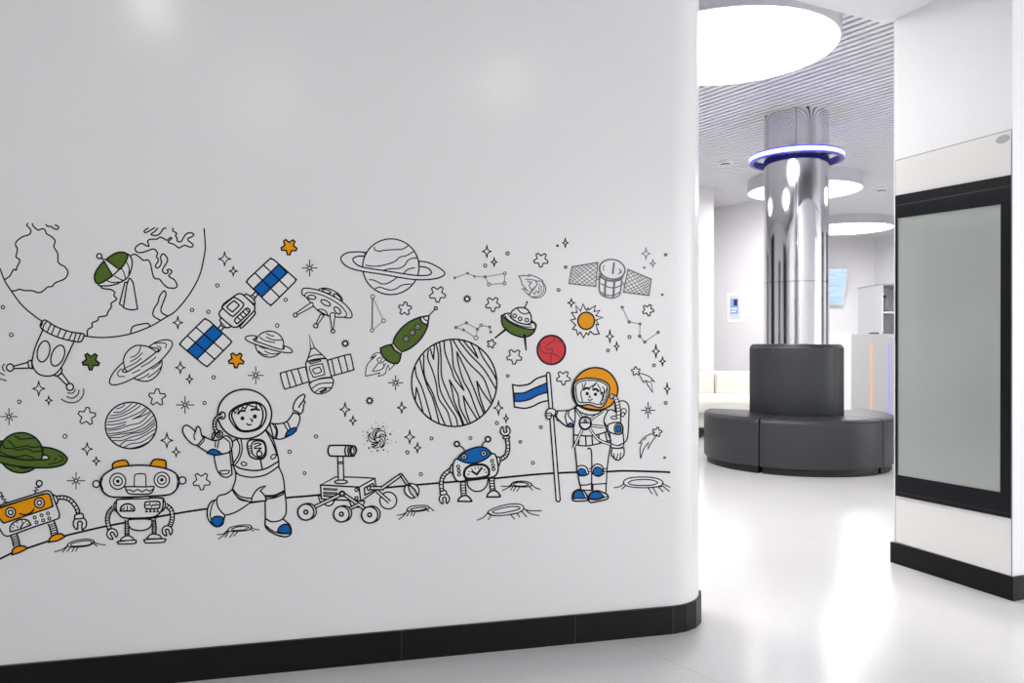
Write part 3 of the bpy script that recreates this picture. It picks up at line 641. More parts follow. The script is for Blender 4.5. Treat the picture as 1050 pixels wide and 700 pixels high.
# ------------------------------------------------------------------ craters
def crater(label, k, outer, inner, lines, lw=1.2):
    D = Draw('crater_drawing', label, 'crater drawing', 'drawn craters below the ground line', lw=lw).at(*k)
    P = D.part('crater'); P.f(outer); P.f(inner); P.ls(lines, lw*.9); D.done()
crater('outlined crater under the claw hand of the orange-faced robot', (0, 490, 8.75), '605,605 625,580 700,555 790,548 840,560 835,582 790,608 700,618 630,618', '635,600 650,585 730,565 800,562 825,575 790,600 700,610 650,610', '490,660 560,640 610,600; 560,665 600,620; 600,660 630,625; 645,662 665,625; 680,655 700,620; 838,570 880,590 945,600; 835,580 870,612')
crater('outlined crater under the leaping waving astronaut', (200, 485, 8.75), '293,512 320,485 400,468 480,464 507,482 480,510 400,520 320,522', '330,500 380,482 440,478 480,485 450,505 390,512 340,512', '200,550 250,545 300,505; 210,590 260,555 300,515; 270,575 300,530; 310,575 345,530; 345,565 380,530; 500,480 530,500 575,508; 490,495 525,520')
crater('outlined crater under the claw of the rover', (350, 465, 8.75), '588,502 620,475 700,464 770,467 787,487 750,508 680,518 610,518', '620,500 680,485 740,480 765,490 720,505 650,512', '500,552 560,540 600,505; 515,590 560,555 590,515; 585,560 610,525; 625,555 635,530; 645,560 660,530; 785,475 830,512; 770,500 785,520')
crater('small dark-rimmed crater just right of the blue-visored robot, above the bigger crater', (435, 460, 8.75), '780,330 800,300 870,290 940,300 965,325 930,340 860,342', '800,318 830,302 900,305 938,320 900,333 830,332', '690,335 760,335 790,310; 700,375 770,340 790,325; 775,370 795,340; 800,378 820,345; 830,382 855,345; 960,310 990,345 1040,362; 945,340 970,370; 805,310 870,300 930,312')
crater('large outlined crater lowest between the blue-visored robot and the flagpole', (435, 460, 8.75), '568,577 600,545 680,515 780,495 860,498 892,522 880,555 820,580 720,596 620,596', '615,560 680,535 780,518 850,522 850,540 780,560 690,577 625,575', '475,640 530,615 575,570; 575,635 600,590 570,578; 600,597 640,600; 775,588 810,630; 775,588 830,580 855,612; 870,555 920,610; 890,530 950,580 1030,598; 905,545 960,556 1050,555')
crater('wide outlined crater right of the standing astronaut\'s boots', (600, 360, 4.375), '172,590 185,573 225,565 290,565 335,575 350,592 330,606 260,612 195,606', '195,588 225,577 290,576 325,588 300,600 240,602 205,597', '130,612 160,605 175,590; 165,618 182,602; 280,613 345,606; 285,615 300,640; 305,613 325,648; 330,610 350,630; 345,592 380,610; 350,605 378,628')

# ------------------------------------------------------------------ loose stars, sparkles, bursts and dots
def lone(name, label, cat, group, lw, ink='ink'):
    return Draw(name, label, cat, group, lw=lw, ink=ink)
UP, DN = -90, 90
for (x, y, R, rot, m, lab) in (
    (93.2, 370.3, 9.3, 92, 'green', 'green star right of the docked capsule'),
    (296.4, 253.0, 8.6, 92, 'orange', 'orange star above the upper panel of the blue-panelled satellite'),
    (242.2, 369.0, 8.4, 92, 'orange', 'orange star below the lower panel of the blue-panelled satellite'),
    (89.0, 426.6, 9.6, -84, 'paint', 'outlined star left of the finely striped ball planet'),
    (161.0, 407.3, 9.2, -88, 'paint', 'outlined star at the upper right of the finely striped ball planet'),
    (206.7, 493.2, 9.4, 88, 'paint', 'outlined star between the orange-eared robot and the waving astronaut\'s backpack'),
    (415.3, 316.4, 7.2, -85, 'paint', 'outlined star just above the body of the green rocket'),
    (448.6, 301.4, 8.8, 88, 'paint', 'outlined star above the nose of the green rocket, below the largest ringed planet'),
    (505.3, 311.8, 8.0, 88, 'paint', 'outlined star above and left of the green flying saucer'),
    (554.7, 266.3, 7.8, 92, 'paint', 'outlined star above the meteor, high on the mural'),
    (503.8, 352.3, 4.7, -75, 'paint', 'tiny outlined star under the left leg of the green flying saucer'),
    (527.4, 365.4, 8.2, 92, 'paint', 'outlined star between the right leg of the green saucer and the red planet'),
    (577.6, 387.2, 7.6, 88, 'paint', 'outlined star between the flagpole top and the orange helmet'),
    (664.5, 317.8, 6.2, 80, 'paint', 'small outlined star above the zigzag constellation')):
    D = lone('star_drawing', lab, 'star drawing', 'outlined stars' if m == 'paint' else 'coloured stars', 1.25 if m == 'paint' else 1.6)
    P = D.part('star'); q = star_pts(x, y, R, rot, .54); P.fill(q, m); P.ribbon(q, D.lw, True); D.done()

def sparkle(x, y, rx, ry, lab, ink='ink'):
    D = lone('sparkle_drawing', 'four-pointed sparkle ' + lab, 'star drawing', 'four-pointed sparkles', 1.2, ink)
    P = D.part('sparkle'); q = []
    for i in range(4):
        a = PI/2*i; q.append((x+rx*math.cos(a), y+ry*math.sin(a), True))
        b = a+PI/4; q.append((x+.30*rx*math.cos(b)*1.25, y+.30*ry*math.sin(b)*1.25, False))
    q = curve(q, True, 4); P.fill(q, 'paint'); P.ribbon(q, 1.15, True); D.done()
for s in (
    (39.7, 398.3, 6.3, 7.8, 'directly below the docked capsule'), (50, 410.4, 3.6, 4.7, 'tiny, below and right of the one under the capsule'),
    (89.3, 460.2, 5.5, 6.7, 'larger of the pair left of the finely striped ball planet'), (98.7, 472.6, 3.9, 4.5, 'smaller of the pair left of the orange-eared robot\'s head'),
    (171.1, 451.4, 6.3, 7.8, 'larger of the pair right of the finely striped ball planet'), (180.6, 463.3, 4, 5, 'smaller of the pair beside the right ear cap of the orange-eared robot'),
    (182.3, 330.7, 5, 6.6, 'between the earth globe\'s rim and the lower satellite panel'), (184.9, 376.8, 5, 6.4, 'upper of the pair below the lower satellite panel'),
    (194.3, 388.6, 3.4, 4.8, 'lower of the pair below the lower satellite panel'), (230.3, 265.4, 6.4, 7.4, 'larger of the pair right of the earth globe\'s rim'),
    (239.2, 277.9, 4.3, 5, 'smaller of the pair left of the upper satellite panel'), (353.8, 419.7, 5.3, 7.4, 'larger of the pair right of the waving astronaut\'s raised hand'),
    (361.9, 431.1, 3.6, 5, 'smaller of the pair above the rover\'s camera'), (411.9, 417.8, 4.5, 6, 'left of the lower part of the zebra-striped planet'),
    (420.1, 448, 5.2, 7.2, 'larger of the pair right of the spiral galaxy'), (428.1, 458.9, 3.5, 5.5, 'smaller of the pair right of the spiral galaxy'),
    (499.2, 257.7, 4.5, 6.4, 'larger of the pair above the long-handled dipper constellation'), (506.7, 268.6, 3, 4.7, 'smaller of the pair above the long-handled dipper constellation'),
    (511.1, 418.1, 4.7, 7.5, 'larger of the pair between the zebra-striped planet and the flag'), (518.9, 428.9, 2.7, 4.5, 'smaller of the pair, just above the raised claw of the blue-visored robot'),
    (579.7, 248.9, 2.9, 5, 'at the very top, above the left wing of the drum satellite'), (662.3, 260, 4.3, 6.2, 'pale grey, larger of the pair above the right wing of the drum satellite', 'pale'),
    (669.4, 270, 2.9, 4, 'pale grey, smaller of the pair above the right wing of the drum satellite', 'pale'), (585.8, 310.4, 3.7, 4.4, 'touching the upper left flames of the orange sun'),
    (625.4, 344.8, 3.8, 6.7, 'larger of the pair right of and below the orange sun'), (632.3, 354.9, 2.6, 4.8, 'smaller of the pair right of and below the orange sun'),
    (672.6, 360, 3.7, 7, 'larger of the pair below the zigzag constellation'), (679.4, 370.3, 3, 4.8, 'smaller of the pair below the zigzag constellation'),
    (684.1, 398.4, 2.8, 6.2, 'last on the right, beside the upper shooting star')): sparkle(*s)

for (x, y, rx, ry, lab) in (
    (9.2, 427, 8.5, 8.5, 'above the green ringed planet'), (78, 492.7, 9, 8.5, 'between the orange-faced robot and the orange-eared robot'),
    (189.8, 415, 9, 8.6, 'left of the waving astronaut\'s helmet'), (317.5, 274.7, 7.6, 8.4, 'above the uncoloured flying saucer'),
    (405.6, 392.3, 7.4, 7.4, 'left of the zebra-striped planet, under the rocket flame'), (262.2, 384.8, 7.8, 8.8, 'above the waving astronaut\'s helmet'),
    (664.5, 420.5, 7, 8.2, 'right of the standing astronaut\'s backpack')):
    D = lone('burst_drawing', 'eight-rayed line star ' + lab, 'star drawing', 'eight-rayed line stars', 1.1)
    P = D.part('burst')
    for i in range(8):
        a = PI/4*i; f = 1.0 if i % 2 == 0 else .62
        P.ribbon([(x+1.6*math.cos(a), y+1.6*math.sin(a)), (x+rx*f*math.cos(a), y+ry*f*math.sin(a))], 1.05, False)
    P.c(x, y, 1.7, w=1.0); D.done()
for (x, y, lab) in ((354, 352, 'right of the winged space station'), (379, 410.7, 'left of the zebra-striped planet, above the spiral galaxy'), (479, 306.3, 'under the long-handled dipper constellation')):
    D = lone('dark_star_drawing', 'tiny thick black spiked ring ' + lab, 'star drawing', 'small spiked rings', 1.6)
    P = D.part('ring')
    for i in range(10):
        a = 2*PI/10*i; P.ribbon([(x+2.4*math.cos(a), y+2.4*math.sin(a)), (x+4.3*math.cos(a), y+4.3*math.sin(a))], .8, False)
    P.c(x, y, 2.5, w=1.7); D.done()

for d in (
    (2.9, 314.8, 2, 'under the earth globe\'s rim at the picture\'s left edge'), (11.6, 343.2, 2.1, 'left of the docked capsule\'s collar'), (19.8, 411.8, 2, 'above the green ringed planet, below the capsule\'s left thruster'),
    (66.6, 447.2, 2.3, 'right of the green ringed planet, under the outlined star'), (222.9, 292.6, 1.9, 'right of the earth globe\'s rim, below a pair of sparkles'), (196.9, 317.7, 1.9, 'left one of two beside the earth globe\'s lower right rim'),
    (213.6, 319.6, 1.9, 'right one of two between the earth globe\'s rim and the satellite body'), (292.9, 307.2, 1.8, 'between the upper satellite panel and the uncoloured saucer'), (284.3, 333.6, 2, 'just above the smallest ringed planet'),
    (209.7, 413, 1.8, 'beside the eight-rayed star left of the waving astronaut\'s helmet'), (219, 386.7, 1.9, 'below the lower satellite panel, up and left of the waving astronaut\'s helmet'), (297, 463, 1.9, 'right of the waving astronaut\'s chest'),
    (312.3, 485, 1.7, 'right of the waving astronaut\'s thigh, above the rover\'s rear wheel'), (324, 447.4, 1.8, 'right of and below the waving astronaut\'s raised elbow'), (417.8, 463.6, 1.8, 'below the pair of sparkles right of the spiral galaxy'),
    (442.4, 449.4, 1.7, 'under the left side of the zebra-striped planet'), (431.5, 486, 1.8, 'above the rover\'s claw'), (482.4, 449, 1.6, 'between the two antennas of the blue-visored robot'),
    (509.5, 433.6, 1.8, 'left of the raised claw of the blue-visored robot'), (533.5, 452.9, 1.5, 'right of the raised arm of the blue-visored robot'), (546.4, 474.4, 1.7, 'low between the blue-visored robot and the flagpole'),
    (554.6, 437.9, 1.6, 'left of the flagpole below the flag'), (520.5, 259.7, 1.8, 'right of the upper sparkles over the long-handled dipper'), (497.5, 272.2, 1.8, 'just above the bowl of the long-handled dipper'),
    (572.7, 297.2, 1.6, 'right of the flaming meteor'), (645.4, 345.4, 1.7, 'inside the bend of the zigzag constellation'), (623.4, 359.2, 1.6, 'under the pair of sparkles below the sun'),
    (670.6, 374.5, 1.6, 'under the pair of sparkles below the zigzag constellation'), (520.7, 385.3, 1.5, 'just left of the top corner of the flag'), (682.6, 413, 1.6, 'below the last sparkle at the right end of the mural')):
    D = lone('ring_dot_drawing', 'tiny ring dot ' + d[3], 'dot drawing', 'tiny ring dots', 1.15)
    D.part('dot').c(d[0], d[1], d[2]*.9, w=1.1); D.done()
for d in (
    (571.6, 251.8, 1.3, 'left of the topmost sparkle', 'ink'), (682.6, 261.1, 1.8, 'at the upper right end of the mural', 'grey'), (580, 273.8, 1.9, 'just left of the drum satellite\'s left wing', 'grey'),
    (660.6, 274.2, 1.4, 'pale, just above the drum satellite\'s right wing', 'pale'), (679.1, 302, 1.4, 'right of the drum satellite\'s right wing tip', 'grey'), (533.3, 452.7, .01, '', ''), (681.5, 469, 1.5, 'above the right end of the ground line', 'grey')):
    if d[2] < .1: continue
    D = lone('dot_drawing', 'tiny filled dot ' + d[3], 'dot drawing', 'tiny filled dots', .2, d[4])
    D.part('dot').c(d[0], d[1], d[2], m=d[4], w=.2); D.done()
# ================================================================== THE ROOM
M['skirt'] = add_noise(mat('black_skirting', (0.008, 0.0075, 0.0075), 0.34, spec=0.18), 30, 0.2, bump=0.05, bscale=60)
M['chrome'] = mat('polished_steel', (0.70, 0.70, 0.73), 0.03, metal=1.0)
def brushed():
    m = mat('brushed_mirror_steel', (0.70, 0.70, 0.73), 0.085, metal=1.0); nt = m.node_tree; b = nt.nodes['Principled BSDF']
    tg = nt.nodes.new('ShaderNodeTangent'); tg.direction_type = 'RADIAL'; tg.axis = 'Z'
    nt.links.new(tg.outputs[0], b.inputs['Tangent']); b.inputs['Anisotropic'].default_value = 0.95; b.inputs['Anisotropic Rotation'].default_value = ANISO
    geo = nt.nodes.new('ShaderNodeNewGeometry'); mp = nt.nodes.new('ShaderNodeMapping'); mp.inputs['Scale'].default_value = (1, 1, 0.02)
    n = nt.nodes.new('ShaderNodeTexNoise'); n.inputs['Scale'].default_value = 9; n.inputs['Detail'].default_value = 2
    bp = nt.nodes.new('ShaderNodeBump'); bp.inputs['Strength'].default_value = 0.16; bp.inputs['Distance'].default_value = 0.02
    nt.links.new(geo.outputs['Position'], mp.inputs[0]); nt.links.new(mp.outputs[0], n.inputs['Vector']); nt.links.new(n.outputs['Fac'], bp.inputs['Height']); nt.links.new(bp.outputs[0], b.inputs['Normal'])
    return m
ANISO = 0.0
M['brushed'] = brushed()
M['seam'] = mat('dark_seam', (0.05, 0.05, 0.055), 0.4)
M['slat'] = mat('ceiling_slat', (0.78, 0.78, 0.81), 0.45)
M['slatgap'] = mat('slat_gap', (0.09, 0.09, 0.105), 0.8)
M['lightdisc'] = mat('lit_diffuser', (0.9, 0.9, 0.9), 0.5, emit=(1.0, 0.985, 0.97), estr=13.0)
M['softdisc'] = mat('soft_diffuser', (0.9, 0.9, 0.9), 0.5, emit=(1.0, 0.985, 0.97), estr=6.0)
M['downlens'] = mat('lit_downlight', (0.9, 0.9, 0.9), 0.5, emit=(1.0, 0.97, 0.93), estr=80.0)
M['drum'] = mat('lamp_drum', (0.62, 0.62, 0.66), 0.5)
M['ringlit'] = mat('ring_led', (0.8, 0.8, 0.9), 0.5, emit=(0.095, 0.105, 1.0), estr=10.0)
M['ringdark'] = mat('ring_housing', (0.012, 0.012, 0.06), 0.35, emit=(0.01, 0.01, 0.16), estr=0.5)  # the LED's blue spill is put into the housing's colour and faint glow
M['ringhalo'] = mat('ring_blue_halo', (0.1, 0.1, 0.6), 0.5, emit=(0.035, 0.035, 0.85), estr=1.2)  # blue strips standing in for the halo around the lit band
M['leather'] = add_noise(mat('grey_leatherette', (0.027, 0.029, 0.034), 0.43, spec=0.5), 5, 0.10, bump=0.12, bscale=300)
M['piping'] = mat('grey_piping', (0.040, 0.041, 0.046), 0.42)
M['plinth'] = mat('black_plinth', (0.008, 0.008, 0.009), 0.5)
M['cream'] = add_noise(mat('cream_leatherette', (0.82, 0.80, 0.745), 0.42), 5, 0.03, bump=0.05, bscale=200)
M['frame'] = mat('display_frame', (0.007, 0.007, 0.011), 0.30, spec=0.18)
M['framegap'] = mat('display_groove', (0.003, 0.003, 0.004), 0.5)
M['frosted'] = add_noise(mat('smoked_glass', (0.40, 0.43, 0.41), 0.04, spec=0.5), 2.0, 0.10)
M['gloss'] = mat('white_back_painted_glass', (0.90, 0.885, 0.87), 0.06, spec=0.5)
M['badge'] = mat('grey_badge', (0.42, 0.42, 0.45), 0.4)
M['hallwall'] = add_noise(mat('hall_paint', (0.84, 0.83, 0.85), 0.45), 3, 0.008)
M['greycab'] = mat('grey_laminate', (0.46, 0.45, 0.46), 0.4)
M['whitecab'] = mat('white_laminate', (0.80, 0.80, 0.82), 0.35)
M['amber'] = mat('amber_led', (0.3, 0.15, 0.02), 0.5, emit=(0.9, 0.46, 0.07), estr=0.9)
M['blueled'] = mat('blue_led', (0.1, 0.1, 0.4), 0.5, emit=(0.20, 0.21, 1.0), estr=1.1)
M['warm'] = mat('warm_backlight', (1, 0.9, 0.7), 0.5, emit=(1.0, 0.80, 0.50), estr=1.6)
M['bluescreen'] = mat('blue_screen', (0.1, 0.2, 0.6), 0.3, emit=(0.12, 0.20, 0.62), estr=1.0)
M['screenwhite'] = mat('screen_white', (0.8, 0.85, 0.9), 0.3, emit=(0.6, 0.7, 0.9), estr=0.7)
M['daylight'] = mat('daylit_pane', (0.8, 0.85, 0.9), 0.3, emit=(0.97, 0.99, 1.03), estr=2.5)
M['dark'] = mat('dark_plastic', (0.03, 0.03, 0.035), 0.4)
M['bottle'] = mat('grey_bottle', (0.25, 0.25, 0.3), 0.3)

def tv_mat():
    m, nt, b = new_mat('television_picture')
    geo = nt.nodes.new('ShaderNodeNewGeometry'); n = nt.nodes.new('ShaderNodeTexNoise')
    mp = nt.nodes.new('ShaderNodeMapping'); mp.inputs['Scale'].default_value = (3, 3, 14)
    nt.links.new(geo.outputs['Position'], mp.inputs[0]); nt.links.new(mp.outputs[0], n.inputs['Vector']); n.inputs['Scale'].default_value = 1.6
    r = nt.nodes.new('ShaderNodeValToRGB'); r.color_ramp.elements[0].position = .40; r.color_ramp.elements[1].position = .62
    r.color_ramp.elements[0].color = (0.40, 0.60, 0.78, 1); r.color_ramp.elements[1].color = (0.55, 0.73, 0.87, 1)
    nt.links.new(n.outputs['Fac'], r.inputs[0]); nt.links.new(r.outputs[0], b.inputs['Emission Color'])
    b.inputs['Base Color'].default_value = (0.05, 0.06, 0.07, 1); b.inputs['Emission Strength'].default_value = 0.85; b.inputs['Roughness'].default_value = 0.2
    return m
M['tv'] = tv_mat()

def floor_mat():
    m, nt, b = new_mat('speckled_vinyl_floor')
    N = nt.nodes.new; Lk = nt.links.new
    geo = N('ShaderNodeNewGeometry')
    sp = N('ShaderNodeTexNoise'); sp.inputs['Scale'].default_value = 190; sp.inputs['Detail'].default_value = 2
    Lk(geo.outputs['Position'], sp.inputs['Vector'])
    r = N('ShaderNodeValToRGB'); e = r.color_ramp.elements
    e[0].position = .30; e[0].color = (0.58, 0.575, 0.575, 1); e[1].position = .62; e[1].color = (0.69, 0.685, 0.69, 1)
    Lk(sp.outputs['Fac'], r.inputs[0])
    # welded seams of the vinyl sheets: thin parallel lines
    sx = N('ShaderNodeSeparateXYZ'); Lk(geo.outputs['Position'], sx.inputs[0])
    def mth(op, a, c=None):
        n = N('ShaderNodeMath'); n.operation = op
        for i, v in enumerate((a, c)):
            if v is None: continue
            if isinstance(v, (int, float)): n.inputs[i].default_value = v
            else: Lk(v, n.inputs[i])
        return n.outputs[0]
    nx, ny = 0.822, 0.569
    d = mth('ADD', mth('MULTIPLY', sx.outputs[0], nx), mth('MULTIPLY', sx.outputs[1], ny))
    d = mth('SUBTRACT', d, nx*0.434+ny*2.85)
    d = mth('ABSOLUTE', mth('SUBTRACT', mth('FRACT', mth('ADD', mth('DIVIDE', d, 1.9), 100.5)), 0.5))
    line = mth('LESS_THAN', d, 0.0011)
    mx = N('ShaderNodeMixRGB'); Lk(line, mx.inputs[0]); Lk(r.outputs[0], mx.inputs[1]); mx.inputs[2].default_value = (0.56, 0.53, 0.48, 1)
    Lk(mx.outputs[0], b.inputs['Base Color'])
    ln = N('ShaderNodeTexNoise'); ln.inputs['Scale'].default_value = 1.3; Lk(geo.outputs['Position'], ln.inputs['Vector'])
    rr = N('ShaderNodeMapRange'); rr.inputs[3].default_value = 0.15; rr.inputs[4].default_value = 0.25
    Lk(ln.outputs['Fac'], rr.inputs[0]); Lk(rr.outputs[0], b.inputs['Roughness'])
    w = N('ShaderNodeTexNoise'); w.inputs['Scale'].default_value = 5; w.inputs['Detail'].default_value = 3
    Lk(geo.outputs['Position'], w.inputs['Vector'])
    bp = N('ShaderNodeBump'); bp.inputs['Strength'].default_value = 0.10; bp.inputs['Distance'].default_value = 0.01
    Lk(w.outputs['Fac'], bp.inputs['Height']); Lk(bp.outputs[0], b.inputs['Normal'])
    b.inputs['Specular IOR Level'].default_value = 0.55
    return m
M['floor'] = floor_mat()

# ------------------------------------------------------------------ mesh helpers
def prism(bm, pts, z0, z1, mi=0):
    lo = [bm.verts.new((p[0], p[1], z0)) for p in pts]; hi = [bm.verts.new((p[0], p[1], z1)) for p in pts]
    n = len(pts); fs = []
    for i in range(n):
        j = (i+1) % n; fs.append(bm.faces.new((lo[i], lo[j], hi[j], hi[i])))
    fs.append(bm.faces.new(lo[::-1])); fs.append(bm.faces.new(hi))
    for f in fs: f.material_index = mi
    return fs

def hexa(bm, q0, q1, mi=0):
    """solid between two quads given corner by corner"""
    a = [bm.verts.new(p) for p in q0]; b = [bm.verts.new(p) for p in q1]
    fs = [bm.faces.new(a[::-1]), bm.faces.new(b)]
    for i in range(4):
        j = (i+1) % 4; fs.append(bm.faces.new((a[i], a[j], b[j], b[i])))
    for f in fs: f.material_index = mi

def box(bm, x0, x1, y0, y1, z0, z1, mi=0, bev=0.0):
    if bev:
        t = bmesh.new(); prism(t, [(x0, y0), (x1, y0), (x1, y1), (x0, y1)], z0, z1)
        bmesh.ops.bevel(t, geom=list(t.edges), offset=bev, segments=3, affect='EDGES', profile=.6)
        mp = {v: bm.verts.new(v.co) for v in t.verts}
        for f in t.faces:
            g = bm.faces.new([mp[v] for v in f.verts]); g.material_index = mi
        t.free()
    else: prism(bm, [(x0, y0), (x1, y0), (x1, y1), (x0, y1)], z0, z1, mi)

def lathe(bm, prof, n=64, a0=0.0, a1=2*PI, mi=0, close_prof=False):
    full = abs(a1-a0) >= 2*PI-1e-6
    rings = []
    for i in range(n if full else n+1):
        a = a0+(a1-a0)*i/n
        rings.append([bm.verts.new((r*math.cos(a), r*math.sin(a), z)) for r, z in prof])
    m = len(prof)
    for i in range(len(rings) if full else len(rings)-1):
        A = rings[i]; B = rings[(i+1) % len(rings)]
        for j in range(m if close_prof else m-1):
            k = (j+1) % m
            f = bm.faces.new((A[j], B[j], B[k], A[k])); f.material_index = mi
    return rings

def disc(bm, r, z, n=64, mi=0, down=False):
    vs = [bm.verts.new((r*math.cos(2*PI*i/n), r*math.sin(2*PI*i/n), z)) for i in range(n)]
    f = bm.faces.new(vs[::-1] if down else vs); f.material_index = mi

def auto_smooth(o, deg=35):
    me = o.data
    for p in me.polygons: p.use_smooth = True
    bm = bmesh.new(); bm.from_mesh(me)
    for e in bm.edges:
        if len(e.link_faces) == 2 and e.calc_face_angle(0) > math.radians(deg): e.smooth = False
    bm.to_mesh(me); bm.free()
    return o

def struct(name, bm, m): return tag(link_mesh(name, bm, m), kind='structure')

# ------------------------------------------------------------------ floor
bm = bmesh.new(); box(bm, -6, 12, -5, 17, -0.05, 0); struct('floor', bm, M['floor'])

# ------------------------------------------------------------------ long wall with the mural
RW = 0.19
def wall_outline(r_extra, xs=-4.6, n=28):
    P = W0 + WA*((0.60-W0.x)/WA.x)
    Cc = P - WN*RW; r = RW+r_extra
    s = W0 + WA*((xs-W0.x)/WA.x) + WN*r_extra
    pts = [(s.x, s.y)]
    for i in range(n+1):
        t = PI*i/n; q = Cc + (WN*math.cos(t)+WA*math.sin(t))*r; pts.append((q.x, q.y))
    e = s - WN*(2*r); pts.append((e.x, e.y))
    return pts
bm = bmesh.new(); prism(bm, wall_outline(0), 0, 2.7); auto_smooth(struct('wall_left', bm, M['paint']))
bm = bmesh.new(); out = wall_outline(0.012, n=10)
prism(bm, out, 0, 0.103)
struct('baseboard_left', bm, M['skirt'])
# joints between the lengths of skirting
bm = bmesh.new()
for x in (411.5, 589.5, 690.0):
    a = on_wall(x, 650, 0.0122); b = on_wall(x+0.5, 650, 0.0122)
    hexa(bm, [(a.x, a.y, 0.002), (b.x, b.y, 0.002), (b.x, b.y, 0.103), (a.x, a.y, 0.103)], [(a.x+WN.x*.0004, a.y+WN.y*.0004, 0.002), (b.x+WN.x*.0004, b.y+WN.y*.0004, 0.002), (b.x+WN.x*.0004, b.y+WN.y*.0004, 0.103), (a.x+WN.x*.0004, a.y+WN.y*.0004, 0.103)])
struct('trim_1', bm, M['seam'])

# ------------------------------------------------------------------ pier on the right
Pn = Vector((2.122, 3.303, 0)); Pf = Vector((1.888, 3.894, 0))
PU = (Pf-Pn).normalized(); PN = Vector((-PU.y, PU.x, 0))       # along the face away from us, and out of the face
if PN.x > 0: PN = -PN
PV = -PN                                                       # along the other face, to the right
def pier_outline(e):
    a = Pn + PN*(e-0.012) - PU*(e-0.012); b = Pf + PN*(e-0.012) + PU*(e-0.012)
    return [(a.x, a.y), (b.x, b.y), ((b+PV*3.2).x, (b+PV*3.2).y), ((a+PV*3.2).x, (a+PV*3.2).y)]
bm = bmesh.new(); prism(bm, pier_outline(0), 0, 2.7); struct('wall_right', bm, M['white'])
bm = bmesh.new(); prism(bm, pier_outline(0.012), 0, 0.101); struct('baseboard_right', bm, M['skirt'])
def on_pier(x, y, off):
    d = Vector(((x-CX)/F_PX, 1.0, (CY-y)/F_PX)); o = Vector((0, 0, CAM_H))
    p0 = Pn - PN*0.012 + PN*off
    return o + d*((p0-o).dot(PN)/d.dot(PN))

# ------------------------------------------------------------------ ceilings
bm = bmesh.new()
prism(bm, [(-6, 1.2), (0.45, 2.95), (0.66, 3.275), (1.89, 3.89), (3.2, 4.45), (6, 5.5), (6, -5), (-6, -5)], 2.7, 2.76)
struct('ceiling', bm, M['ceil'])
bm = bmesh.new()
hexa(bm, [(0.50, 3.195, 2.70), (1.89, 3.89, 2.70), (1.87, 3.93, 2.70), (0.48, 3.235, 2.70)], [(0.50, 3.195, 3.145), (1.89, 3.89, 3.145), (1.87, 3.93, 3.145), (0.48, 3.235, 3.145)])
struct('trim_2', bm, M['white'])
SL = Vector((-0.656, 1, 0)).normalized(); SN = Vector((SL.y, -SL.x, 0))
bm = bmesh.new()
ZS = 3.15
box(bm, -5, 11.5, 1.0, 16.5, ZS+0.05, ZS+0.10, 1)
def clip(c):
    """part of the line c*SN + t*SL inside the hall rectangle"""
    t0, t1 = -99, 99; p = SN*c
    for a, lo, hi in ((0, -4.9, 11.4), (1, 2.0, 16.4)):
        ts = sorted(((lo-p[a])/SL[a], (hi-p[a])/SL[a])); t0 = max(t0, ts[0]); t1 = min(t1, ts[1])
    return t0, t1
c = -6.0; PITCH = 0.078
while c < 18:
    t0, t1 = clip(c)
    if t1-t0 > 0.3:
        h = 0.0245
        q = [SN*(c-h)+SL*t0, SN*(c+h)+SL*t0, SN*(c+h)+SL*t1, SN*(c-h)+SL*t1]
        prism(bm, [(v.x, v.y) for v in q], ZS, ZS+0.018, 0)
    c += PITCH
struct('ceiling.001', bm, [M['slat'], M['slatgap']])

# ------------------------------------------------------------------ hall walls
bm = bmesh.new(); box(bm, 0.4, 2.69, 10.4, 12.75, 0, ZS); struct('wall_hall_pillar', bm, M['hallwall'])
bm = bmesh.new(); prism(bm, [(2.62, 12.70), (3.86, 10.93), (4.06, 11.07), (2.82, 12.84)], 0, ZS); struct('wall_hall_left', bm, M['hallwall'])
bm = bmesh.new(); box(bm, 2.7, 7.4, 15.5, 15.7, 0, ZS); struct('wall_back', bm, M['hallwall'])
bm = bmesh.new(); prism(bm, [(7.19, 15.6), (8.6, 5.2), (8.8, 5.2), (7.39, 15.6)], 0, ZS); struct('wall_hall_right', bm, M['hallwall'])
bm = bmesh.new(); box(bm, -4.8, -4.6, 1.4, 16, 0, ZS); struct('wall_hall_far_left', bm, M['hallwall'])
bm = bmesh.new(); box(bm, -4.7, 0.5, 12.3, 12.5, 0, ZS); struct('wall_hall_far_back', bm, M['hallwall'])
bm = bmesh.new(); box(bm, -3.4, 4.4, -4.3, -4.1, 0, 2.7); struct('wall_rear', bm, M['white'])
# unseen dark panels added for the dark bars they make in the polished column
for i, (x, w) in enumerate(((-2.6, 0.9), (0.9, 0.9), (3.1, 1.0))):
    bm = bmesh.new(); box(bm, x, x+w, -4.11, -4.06, 0, 2.1, 0); box(bm, x+.1, x+w-.1, -4.06, -4.05, .1, 2.0, 1)
    struct('unseen_dark_panel_%d' % (i+1), bm, [M['frame'], M['frosted']])

